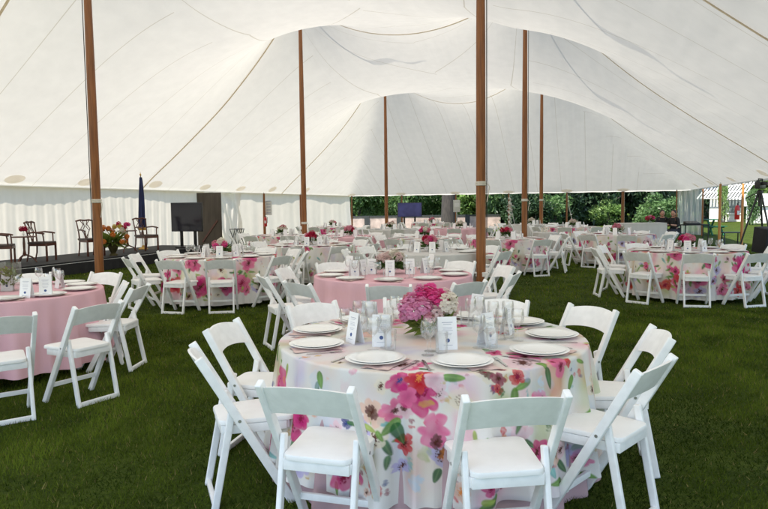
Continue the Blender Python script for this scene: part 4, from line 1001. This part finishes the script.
# folding tray stand
p = at(237.5, 26.6); t = thing('tray_stand', 'black folding tray stand in front of the white sidewall', 'tray stand', p)
mb = MB(); hgt = zat(237, 229.3, 26.6)
for y in (-.18, .18):
    for s in (-1, 1):
        for o in (-.14, .14): mb.beam((o+s*.10, y, 0), (o-s*.10, y, hgt), .025, .025)
mb.build('crossed_legs', M['black_metal'], t); mb = MB()
for y in (-.18, .18): mb.beam((-.26, y, hgt+.012), (.26, y, hgt+.012), .025, .025, (0, 1, 0))
mb.beam((-.22, -.2, .05), (.22, -.2, .05), .02, .02, (0, 1, 0)); mb.build('rails', M['black_metal'], t)
# signs and extinguishers
M['red'] = mat('extinguisher_red', (.50, .02, .02), .3, .1); M['label'] = mat('pale_label', (.7, .7, .68), .6, .05)
def extinguisher(p, label, k=1.0):
    t = thing('fire_extinguisher', label, 'fire extinguisher', p, group='red fire extinguishers')
    mb = MB(); mb.lathe([(0, 0), (.06*k, 0), (.068*k, .02), (.068*k, .34*k), (.05*k, .40*k), (.022*k, .42*k), (0, .42*k)], 16); mb.build('cylinder', M['red'], t, smooth=True)
    mb = MB(); mb.tube([(0, 0, .42*k), (0, 0, .47*k)], .018, 8); mb.beam((0, 0, .47*k), (0, -.12, .50*k), .02, .014); mb.tube([(.02, 0, .45*k), (.09, 0, .40*k), (.085, 0, .15*k)], .010, 6); mb.build('valve', M['black_metal'], t)
    mb = MB(); mb.box((0, -.069*k, .2*k), (.07*k, .004, .12*k)); mb.build('label_plate', M['label'], t)
D = onu(265, U0).y; q = onu(266, U0+.34); extinguisher(Vector((q.x, q.y, zat(266, 226.5, q.y))), 'red fire extinguisher hung on the sidewall pole', 1.0)
extinguisher(at(737, 22.3, zat(737, 219.5, 22.3)), 'red fire extinguisher hung on an orange pole at right opening', 1.15)
q = onu(269.5, U0+.30); z0, z1 = zat(269.5, 215, q.y), zat(269.5, 201, q.y)
t = thing('notice_board', 'pale notice board on the sidewall above the extinguisher', 'sign', (q.x, q.y, z0), -PI/2*0-.25)
mb = MB(); mb.box((0, 0, (z1-z0)/2), (.30, .02, z1-z0)); mb.build('board', M['label'], t)
mb = MB()
for k in range(5): mb.box((0, -.0125, .1+.13*k), (.2, .004, .035))
mb.build('printed_text', M['ink'], t)
p = at(457.5, 36.0); z0, z1 = zat(457.5, 212, 36), zat(457.5, 200, 36); t = thing('electrical_box', 'pale grey box on the eave pole before the dark trunk', 'box', (p.x-.05, p.y-.12, z0))
mb = MB(); mb.box((0, 0, (z1-z0)/2), (.36, .16, z1-z0)); mb.build('case', M['label'], t, bevel=.01); mb = MB(); mb.box((0, -.085, .38), (.26, .006, .2)); mb.build('door', M['paper'], t); mb = MB(); mb.tube([(0, 0, 0), (.0, 0, -z0+.0)], .03, 8); mb.build('conduit', M['metal'], t)
# white hanging ornament at the far pole
p = at(509, 36.2); t = thing('hanging_ornament', 'white twisted garland hanging on the far eave pole', 'garland', (p.x, p.y-.22, zat(509, 226, 36)))
mb = MB(); zz = zat(509, 198, 36)-zat(509, 226, 36)
mb.tube([(.05*math.sin(k*.9), -.02+.04*math.cos(k*.9), zz*k/40) for k in range(41)], [.035+.03*abs(math.sin(k*.35)) for k in range(41)], 7); mb.build('ribbon', M['rope'], t, smooth=True)
leaf_cloud(60, lambda rs: ((rs.uniform(-.1, .1), rs.uniform(-.06, .06), zz*(.5+.3*rs.random())), (rs.uniform(-1, 1), rs.uniform(-1, 1), rs.uniform(-1, 1))), .12, .05, 2).build('petals', M['blush'], t)
# ------------------------------------------------------------------ seated people
def skin(name, pts, edges, radii, m, parent, root=0, sub=2):
    me = bpy.data.meshes.new(name); me.from_pydata([tuple(p) for p in pts], edges, []); me.materials.append(m); o = link(name, me, parent)
    md = o.modifiers.new('skin', 'SKIN'); md.use_smooth_shade = True
    for k, v in enumerate(me.skin_vertices[0].data): r_ = radii[k]; v.radius = r_ if isinstance(r_, tuple) else (r_, r_); v.use_root = (k == root)
    s = o.modifiers.new('sub', 'SUBSURF'); s.levels = s.render_levels = sub; return o
M['skin'] = mat('skin', (.50, .27, .19), .5, .06); M['hair'] = mat('dark_hair', (.022, .014, .010), .6, .2, 40); M['shirt'] = mat('black_shirt', (.012, .012, .015), .8, .2, 20); M['trouser'] = mat('dark_trousers', (.02, .02, .03), .8, .2, 20)
def person(p, rz, label, turn):
    t = thing('person', label, 'person', p, rz, 'people seated at the back')
    # joints: pelvis, waist, chest, neck base, neck top, then arms, legs
    P_ = [(0, 0, .50), (0, .02, .66), (0, .03, .86), (0, .03, .99), (0, .05, 1.05)]; E = [(0, 1), (1, 2), (2, 3), (3, 4)]; R_ = [(.15, .12), (.14, .10), (.16, .105), (.06, .06), (.05, .05)]
    for s in (-1, 1):
        b = len(P_); P_ += [(s*.17, .03, .95), (s*.23, .06, .70), (s*.17, .30, .73), (s*.15, .40, .745)]; E += [(3, b), (b, b+1), (b+1, b+2), (b+2, b+3)]; R_ += [.058, .045, .034, .028]
        b = len(P_); P_ += [(s*.10, .06, .50), (s*.12, .46, .50), (s*.12, .48, .10), (s*.12, .60, .04)]; E += [(0, b), (b, b+1), (b+1, b+2), (b+2, b+3)]; R_ += [.085, .068, .045, .04]
    skin('body', P_, E, R_, M['skin'], t)
    # clothes over the same joints, a little wider
    sh = [0, 1, 2, 3, 5, 6, 7, 13, 14, 15]; idx = {k: i for i, k in enumerate(sh)}
    skin('shirt', [P_[k] if k not in (7, 15) else tuple(Vector(P_[k-1]).lerp(Vector(P_[k]), .55)) for k in sh], [(idx[a], idx[b]) for a, b in E if a in idx and b in idx], [(R_[k][0]*1.1, R_[k][1]*1.15) if isinstance(R_[k], tuple) else R_[k]*1.25 for k in sh], M['shirt'], t)
    tr = [0, 9, 10, 11, 17, 18, 19]; idx = {k: i for i, k in enumerate(tr)}
    skin('trousers', [P_[k] for k in tr], [(idx[a], idx[b]) for a, b in E if a in idx and b in idx], [(.16, .13)]+[R_[k]*1.18 for k in tr[1:]], M['trouser'], t)
    hd = Vector((0, .07, 1.155)); mb = MB(); mb.ball(hd, .105, 20, 14, (.78, .95, 1.13)); Rm = Matrix.Rotation(turn, 3, 'Z')
    mb.ball(hd+Vector((0, .098, -.02)), .017, 8, 6, (.8, 1.1, 1.3))
    for s in (-1, 1): mb.ball(hd+Vector((s*.082, -.005, -.005)), .024, 8, 6, (.4, .8, 1.2))
    mb.ball(hd+Vector((0, .075, -.085)), .035, 10, 6, (1, .8, .6)); mb.v = [tuple(hd+Rm@(Vector(v)-hd)) for v in mb.v]; mb.build('head', M['skin'], t, smooth=True)
    mb = MB()
    for s in (-1, 1): mb.ball(hd+Vector((s*.033, .090, .015)), .009, 8, 6)
    mb.v = [tuple(hd+Rm@(Vector(v)-hd)) for v in mb.v]; mb.build('eyes', M['hair'], t, smooth=True)
    mb = MB(); mb.ball(hd+Vector((0, .094, -.058)), .02, 8, 5, (1.2, .4, .3)); mb.v = [tuple(hd+Rm@(Vector(v)-hd)) for v in mb.v]; mb.build('mouth', M['crimson'], t, smooth=True)
    mb = MB(); mb.ball(hd+Vector((0, -.022, .03)), .112, 20, 12, (.82, .92, 1.0)); mb.v = [tuple(hd+Rm@(Vector(v)-hd)) for v in mb.v]; mb.build('hair', M['hair'], t, smooth=True)
    c = thing('stool', 'dark stool under the '+('turned' if turn else 'front facing')+' seated person', 'stool', p, rz)
    mb = MB(); mb.box((0, .02, .37), (.38, .38, .05)); mb.build('seat', M['black_metal'], c, bevel=.01)
    for sx in (-1, 1):
        for sy in (-1, 1): mb = MB(); mb.beam((sx*.16, .02+sy*.16, .345), (sx*.18, .02+sy*.18, 0), .03, .03); mb.build('leg', M['black_metal'], c)
q = at(661.5, 24.6); person(q, PI-.25, 'person in black seated behind white bar, beside the other', 0.0)
q = at(674, 24.3); person(q, PI/2+.5, 'person in black seated in profile by the clear panel', .3)
t = thing('equipment_table', 'low dark table with equipment right of the seated people', 'table', at(694, 24.5))
mb = MB(); mb.box((0, 0, .72), (.95, .5, .03)); mb.build('tabletop', M['black'], t)
for sx in (-1, 1):
    for sy in (-1, 1): mb = MB(); mb.beam((sx*.42, sy*.2, .705), (sx*.42, sy*.2, 0), .03, .03); mb.build('leg', M['black_metal'], t)
t = thing('mixer', 'small black mixing console on the low dark table', 'mixer', at(692, 24.45, .737))
mb = MB(); mb.add([(-.25, -.16, 0), (.25, -.16, 0), (.25, .16, 0), (-.25, .16, 0), (-.25, -.16, .05), (.25, -.16, .05), (.25, .16, .12), (-.25, .16, .12)], [(0, 3, 2, 1), (4, 5, 6, 7), (0, 1, 5, 4), (1, 2, 6, 5), (2, 3, 7, 6), (3, 0, 4, 7)]); mb.build('case', M['black_metal'], t, bevel=.006)
mb = MB()
for i in range(8): mb.box((-.2+.057*i, -.03, .082), (.012, .02, .014))
mb.build('faders', M['label'], t)
# ------------------------------------------------------------------ right opening: camera on tripod, bench, green table, speaker
D = 14.0; p = at(757.5, D); hz = zat(757, 190, D)
t = thing('camera_tripod', 'black tripod with splayed legs carrying the video camera', 'tripod', p, .2)
for k in range(3):
    a = k*2.094+.6; mb = MB(); mb.tube([(.03*math.cos(a), .03*math.sin(a), hz-.06), (.28*math.cos(a), .28*math.sin(a), hz*.5), (.52*math.cos(a), .52*math.sin(a), .0)], [.022, .018, .012], 8); mb.build('leg', M['black_metal'], t, smooth=True)
mb = MB(); mb.tube([(0, 0, hz-.35), (0, 0, hz-.02)], .03, 10); mb.lathe([(0, hz-.08), (.06, hz-.07), (.06, hz-.02), (.04, hz), (0, hz)], 14); mb.tube([(0, 0, hz-.03), (-.15, .25, hz-.18)], .010, 6); mb.build('head', M['black_metal'], t, smooth=True)
t = thing('video_camera', 'black video camera mounted on the tripod at the opening', 'camera', p+Vector((0, 0, hz+.002)), -.9)
mb = MB(); mb.box((0, 0, .10), (.11, .30, .15)); mb.build('body', M['black_metal'], t, bevel=.015)
mb = MB(); mb.tube([(0, .15, .11), (0, .30, .11)], .045, 14); mb.tube([(0, .30, .11), (0, .36, .11)], .06, 14); mb.build('lens', M['black_metal'], t, smooth=True)
mb = MB(); mb.tube([(0, -.10, .175), (0, -.09, .23), (0, .10, .23), (0, .12, .175)], .012, 8); mb.build('handle', M['black_metal'], t, smooth=True)
mb = MB(); mb.tube([(-.075, .02, .19), (-.085, .27, .21)], .014, 8); mb.build('microphone', M['black'], t, smooth=True); mb = MB(); mb.box((.11, -.05, .13), (.11, .015, .07)); mb.build('viewfinder', M['black_metal'], t)
p = at(763.5, 13.2); t = thing('loudspeaker', 'black loudspeaker tilted on a short stand beside the tripod', 'speaker', p, .35)
mb = MB(); mb.add([(-.2, -.17, .5), (.2, -.17, .5), (.16, .17, .55), (-.16, .17, .55), (-.2, -.22, 1.0), (.2, -.22, 1.0), (.16, .12, 1.05), (-.16, .12, 1.05)], [(0, 3, 2, 1), (4, 5, 6, 7), (0, 1, 5, 4), (1, 2, 6, 5), (2, 3, 7, 6), (3, 0, 4, 7)]); mb.build('cabinet', M['black'], t, bevel=.015)
mb = MB(); mb.tube([(0, 0, .03), (0, 0, .52)], .022, 8); mb.lathe([(0, 0), (.22, 0), (.22, .02), (.03, .035), (0, .035)], 20); mb.build('stand', M['black_metal'], t)
t = thing('trestle_bench', 'black trestle bench on the grass between the orange poles', 'bench', at(731, 23.4))
mb = MB(); zb = zat(731, 232.5, 23.4); mb.box((0, 0, zb), (.66, .28, .04)); mb.build('seat', M['black_metal'], t)
for s in (-1, 1):
    for y in (-.11, .11): mb = MB(); mb.beam((s*.28, y*.7, zb-.02), (s*.3, y*1.2, 0), .03, .03); mb.build('leg', M['black_metal'], t)
M['green'] = mat('green_paint', (.015, .13, .06), .5, .2, 6)
t = thing('picnic_table', 'dark green picnic table on the sunny lawn outside', 'picnic table', at(710.5, 31.0))
mb = MB(); [mb.box((0, -.3+.15*k, .74), (.74, .14, .035)) for k in range(5)]; mb.build('tabletop', M['green'], t)
for y in (-.68, .68): mb = MB(); mb.box((0, y, .44), (.74, .25, .035)); mb.build('bench_seat', M['green'], t)
for s in (-1, 1):
    mb = MB(); mb.beam((s*.25, -.2, .72), (s*.25, -.7, 0), .05, .09); mb.beam((s*.25, .2, .72), (s*.25, .7, 0), .05, .09); mb.beam((s*.25, -.75, .4), (s*.25, .75, .4), .05, .08); mb.build('leg_frame', M['green'], t)
# ------------------------------------------------------------------ garden house with a lattice roof
D = 52.0; M['clap'] = mat('white_clapboard', (.78, .78, .76), .6, .05, 3); M['grey_pane'] = mat('grey_window_glass', (.16, .19, .19), .12, .2, 2); M['stonew'] = None
xa, xb = at(709, D).x, at(743, D).x; z1 = zat(725, 199, D)
t = thing('garden_house', 'white clapboard garden house with a lattice roof beyond the lawn', 'house', ((xa+xb)/2, D, 0), -.48); W = (xb-xa)*.88
mb = MB(); mb.box((0, 1.4, z1/2), (W, 2.8, z1)); nb = 11
for k in range(nb): mb.beam((-W/2-.02, -.012, (k+.5)*z1/nb), (W/2+.02, -.012, (k+.5)*z1/nb-.0), .03, z1/nb*.93, (0, 1, .18))
mb.build('wall', M['clap'], t)
fx = (at(734, D).x-(xa+xb)/2)*.88; f = MB(); zc = zat(734, 206.5, D)
for s in (-1, 1): f.box((fx+s*.62, -.06, zc), (.08, .07, 1.1)); f.box((fx, -.06, zc+s*.55), (1.32, .07, .08))
fo = f.build('window', M['clap'], t); pm = MB(); pm.box((fx, -.045, zc), (1.16, .02, 1.02)); pm.build('pane', M['grey_pane'], fo)
rf = MB(); n_ = 15; zr = zat(725, 179, D)
for k in range(n_):
    x = -W/2-.4+(W+.8)*k/(n_-1); rf.beam((x-.5, -.5, z1+.02), (x+.5, 1.6, zr), .11, .05)
for k in range(4): q = k/3; rf.beam((-W/2-.7+q, -.5+2.1*q, z1+.06+(zr-z1)*q), (W/2+.2+q, -.5+2.1*q, z1+.06+(zr-z1)*q), .07, .05, (0, 1, 0))
rf.build('roof', M['clap'], t)
t = thing('outbuilding', 'bright white outbuilding behind the tripod', 'outbuilding', at(766, 47.0), -.5); mb = MB(); zz = zat(758, 206, 47); mb.box((0, 2, zz/2), (2.5, 4, zz)); mb.build('wall', M['clap'], t); mb = MB(); mb.add([(-1.45, -.2, zz), (1.45, -.2, zz), (1.45, 4.2, zz), (-1.45, 4.2, zz), (-1.45, 2, zz+.9), (1.45, 2, zz+.9)], [(0, 1, 5, 4), (2, 3, 4, 5), (0, 4, 3), (1, 2, 5), (0, 3, 2, 1)]); mb.build('roof', M['label'], t)
# ------------------------------------------------------------------ stone wall, trees and shrubs beyond
M['stone'] = mat('pinkish_stone', (.44, .35, .31), .9, .3, 2.5, bump=.6, bscale=6); M['bark'] = wood_mat('bark', (.020, .018, .017), (.055, .048, .042), 3, .9, (6, 6, 1)); M['gate'] = mat('dark_post', (.03, .035, .035), .7, .2)
D = 45.0
wl = thing('stone_wall', 'low pinkish stone wall with dark posts behind the lawn', 'wall', at(420, D)); xc = at(420, D).x
xs = [at(px, D).x-xc for px in (318, 500)]; zt = zat(420, 216.5, D)
mb = MB(); mb.box(((xs[0]+xs[1])/2, 0, zt/2), (xs[1]-xs[0], .4, zt)); mb.build('masonry', M['stone'], wl)
mb = MB(); mb.box(((xs[0]+xs[1])/2, 0, zt+.041), (xs[1]-xs[0]+.1, .5, .08)); mb.build('coping', M['gate'], wl)
for px in (367, 399, 431, 467): mb = MB(); x = at(px, D).x-xc; mb.box((x, -.24, (zt+.1)/2), (.32, .06, zt+.1)); mb.build('post', M['gate'], wl)
def crown_mesh(name, R, n, leaf, m, seed, clumps=14, droop=0.0):
    rs = np.random.default_rng(seed); cen = rs.normal(size=(clumps, 3)); cen /= np.linalg.norm(cen, axis=1)[:, None]; cen *= (.35+.5*rs.random((clumps, 1))); cr = .32+.22*rs.random(clumps)
    k = rs.integers(clumps, size=n); d = rs.normal(size=(n, 3)); d /= np.linalg.norm(d, axis=1)[:, None]; p = cen[k]+d*(cr[k]*(.55+.5*rs.random(n)))[:, None]; p[:, 2] = np.maximum(p[:, 2], -.95)
    p *= np.array(R); a = rs.normal(size=(n, 3))+d*.8; a /= np.linalg.norm(a, axis=1)[:, None]; t = np.cross(a, rs.normal(size=(n, 3))); t /= np.linalg.norm(t, axis=1)[:, None]
    s = (leaf*(.6+.8*rs.random(n)))[:, None]; V = np.stack([p-a*s, p+t*s*.5, p+a*s, p-t*s*.5], 1).reshape(-1, 3)
    return npmesh(name, V, np.arange(4*n).reshape(-1, 4), m, False)
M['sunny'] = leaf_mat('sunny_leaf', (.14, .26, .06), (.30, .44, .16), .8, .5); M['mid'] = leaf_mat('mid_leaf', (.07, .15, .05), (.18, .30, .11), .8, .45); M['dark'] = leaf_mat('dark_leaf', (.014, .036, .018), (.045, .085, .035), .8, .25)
CR = {}
def shrub(px, D, h, rx, kind, label, seed, group='shrubs behind the stone wall'):
    p = at(px, D); t = thing('shrub', label, 'shrub', p, random.uniform(0, 6), group)
    key = ('s', kind, seed % 3)
    if key not in CR: CR[key] = crown_mesh('foliage', (1, 1, 1), 3200, .075, M[kind], seed)
    o = link('foliage', CR[key], t); o.scale = (rx, rx, h*.52); o.location = (0, 0, h*.5)
    mb = MB(); 
    for k in range(4): a = k*1.6; mb.tube([(.1*math.cos(a), .1*math.sin(a), 0), (.3*rx*math.cos(a), .3*rx*math.sin(a), h*.55)], [.06, .03], 6)
    mb.build('stems', M['bark'], t)
def tree(px, D, h, rx, kind, label, seed, trunk=.22, base=.3, group='trees beyond the tent'):
    p = at(px, D); t = thing('tree', label, 'tree', p, random.uniform(0, 6), group); key = ('t', kind, seed % 3)
    if key not in CR: CR[key] = crown_mesh('crown', (1, 1, 1), 7500, .05, M[kind], seed, 26)
    o = link('crown', CR[key], t); o.scale = (rx, rx, h*(1-base)*.55); o.location = (0, 0, h*(base+(1-base)*(.5 if base > .25 else .40)))
    mb = MB(); mb.tube([(0, 0, -.1), (.05, .02, h*.2), (0, .1, h*.45), (0, 0, h*.8)], [trunk*1.3, trunk, trunk*.75, trunk*.2], 10)
    for k in range(6): a = k*1.05; z = h*(base+.05*k); mb.tube([(0, 0, z), (.35*rx*math.cos(a), .35*rx*math.sin(a), z+.12*h), (.7*rx*math.cos(a), .7*rx*math.sin(a), z+.2*h)], [trunk*.45, trunk*.3, .03], 6)
    mb.build('trunk', M['bark'], t, smooth=True)
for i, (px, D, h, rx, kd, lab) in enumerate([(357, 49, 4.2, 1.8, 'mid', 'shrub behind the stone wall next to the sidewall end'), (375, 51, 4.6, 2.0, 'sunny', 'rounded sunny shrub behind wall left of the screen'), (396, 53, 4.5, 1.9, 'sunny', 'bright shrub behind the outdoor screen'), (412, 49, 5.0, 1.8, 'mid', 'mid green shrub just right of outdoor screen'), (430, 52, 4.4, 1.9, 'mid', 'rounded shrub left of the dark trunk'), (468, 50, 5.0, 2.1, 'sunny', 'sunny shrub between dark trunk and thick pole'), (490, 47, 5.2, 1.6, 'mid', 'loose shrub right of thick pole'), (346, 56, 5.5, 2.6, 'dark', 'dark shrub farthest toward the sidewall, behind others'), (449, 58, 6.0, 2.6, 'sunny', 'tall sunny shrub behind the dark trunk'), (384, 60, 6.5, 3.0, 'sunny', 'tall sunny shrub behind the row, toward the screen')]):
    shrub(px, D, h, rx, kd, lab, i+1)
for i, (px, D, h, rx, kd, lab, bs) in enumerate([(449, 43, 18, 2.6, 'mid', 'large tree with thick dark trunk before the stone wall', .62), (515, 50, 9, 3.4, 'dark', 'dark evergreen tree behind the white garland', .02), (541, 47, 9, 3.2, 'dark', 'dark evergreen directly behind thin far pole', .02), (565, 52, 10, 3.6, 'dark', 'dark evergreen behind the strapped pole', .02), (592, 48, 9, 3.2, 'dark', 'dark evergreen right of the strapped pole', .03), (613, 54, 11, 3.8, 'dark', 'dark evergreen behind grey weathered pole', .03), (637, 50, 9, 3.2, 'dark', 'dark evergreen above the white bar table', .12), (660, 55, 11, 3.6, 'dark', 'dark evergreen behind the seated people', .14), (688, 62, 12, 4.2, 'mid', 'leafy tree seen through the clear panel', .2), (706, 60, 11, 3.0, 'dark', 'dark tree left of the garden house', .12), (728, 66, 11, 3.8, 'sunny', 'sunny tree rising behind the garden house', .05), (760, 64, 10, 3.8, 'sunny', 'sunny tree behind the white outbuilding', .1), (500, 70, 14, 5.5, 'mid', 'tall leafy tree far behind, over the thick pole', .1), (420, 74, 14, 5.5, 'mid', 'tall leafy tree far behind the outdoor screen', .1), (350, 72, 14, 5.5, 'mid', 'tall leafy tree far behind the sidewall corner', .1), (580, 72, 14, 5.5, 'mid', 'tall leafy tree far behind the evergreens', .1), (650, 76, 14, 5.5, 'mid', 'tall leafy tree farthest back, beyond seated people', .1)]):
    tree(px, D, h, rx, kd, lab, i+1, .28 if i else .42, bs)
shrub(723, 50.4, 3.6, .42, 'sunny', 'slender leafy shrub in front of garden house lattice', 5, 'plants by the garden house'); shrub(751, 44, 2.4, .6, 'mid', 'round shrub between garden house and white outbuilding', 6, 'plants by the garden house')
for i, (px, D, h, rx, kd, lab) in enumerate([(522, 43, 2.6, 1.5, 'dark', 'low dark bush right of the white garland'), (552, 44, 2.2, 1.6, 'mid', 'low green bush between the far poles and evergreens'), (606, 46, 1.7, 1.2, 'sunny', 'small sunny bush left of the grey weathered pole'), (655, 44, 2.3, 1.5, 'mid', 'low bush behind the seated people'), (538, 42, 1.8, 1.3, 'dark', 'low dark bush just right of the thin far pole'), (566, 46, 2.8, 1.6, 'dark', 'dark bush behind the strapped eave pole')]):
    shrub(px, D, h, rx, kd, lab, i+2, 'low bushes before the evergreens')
wdm = crown_mesh('far_woods', (75, 5, 6.5), 26000, 1.1, M['mid'], 5, 60); wd = link('far_woods', wdm); wd.location = (10, 105, 5); tag(wd, 'far off belt of green woods closing the garden', 'woods', kind='stuff')
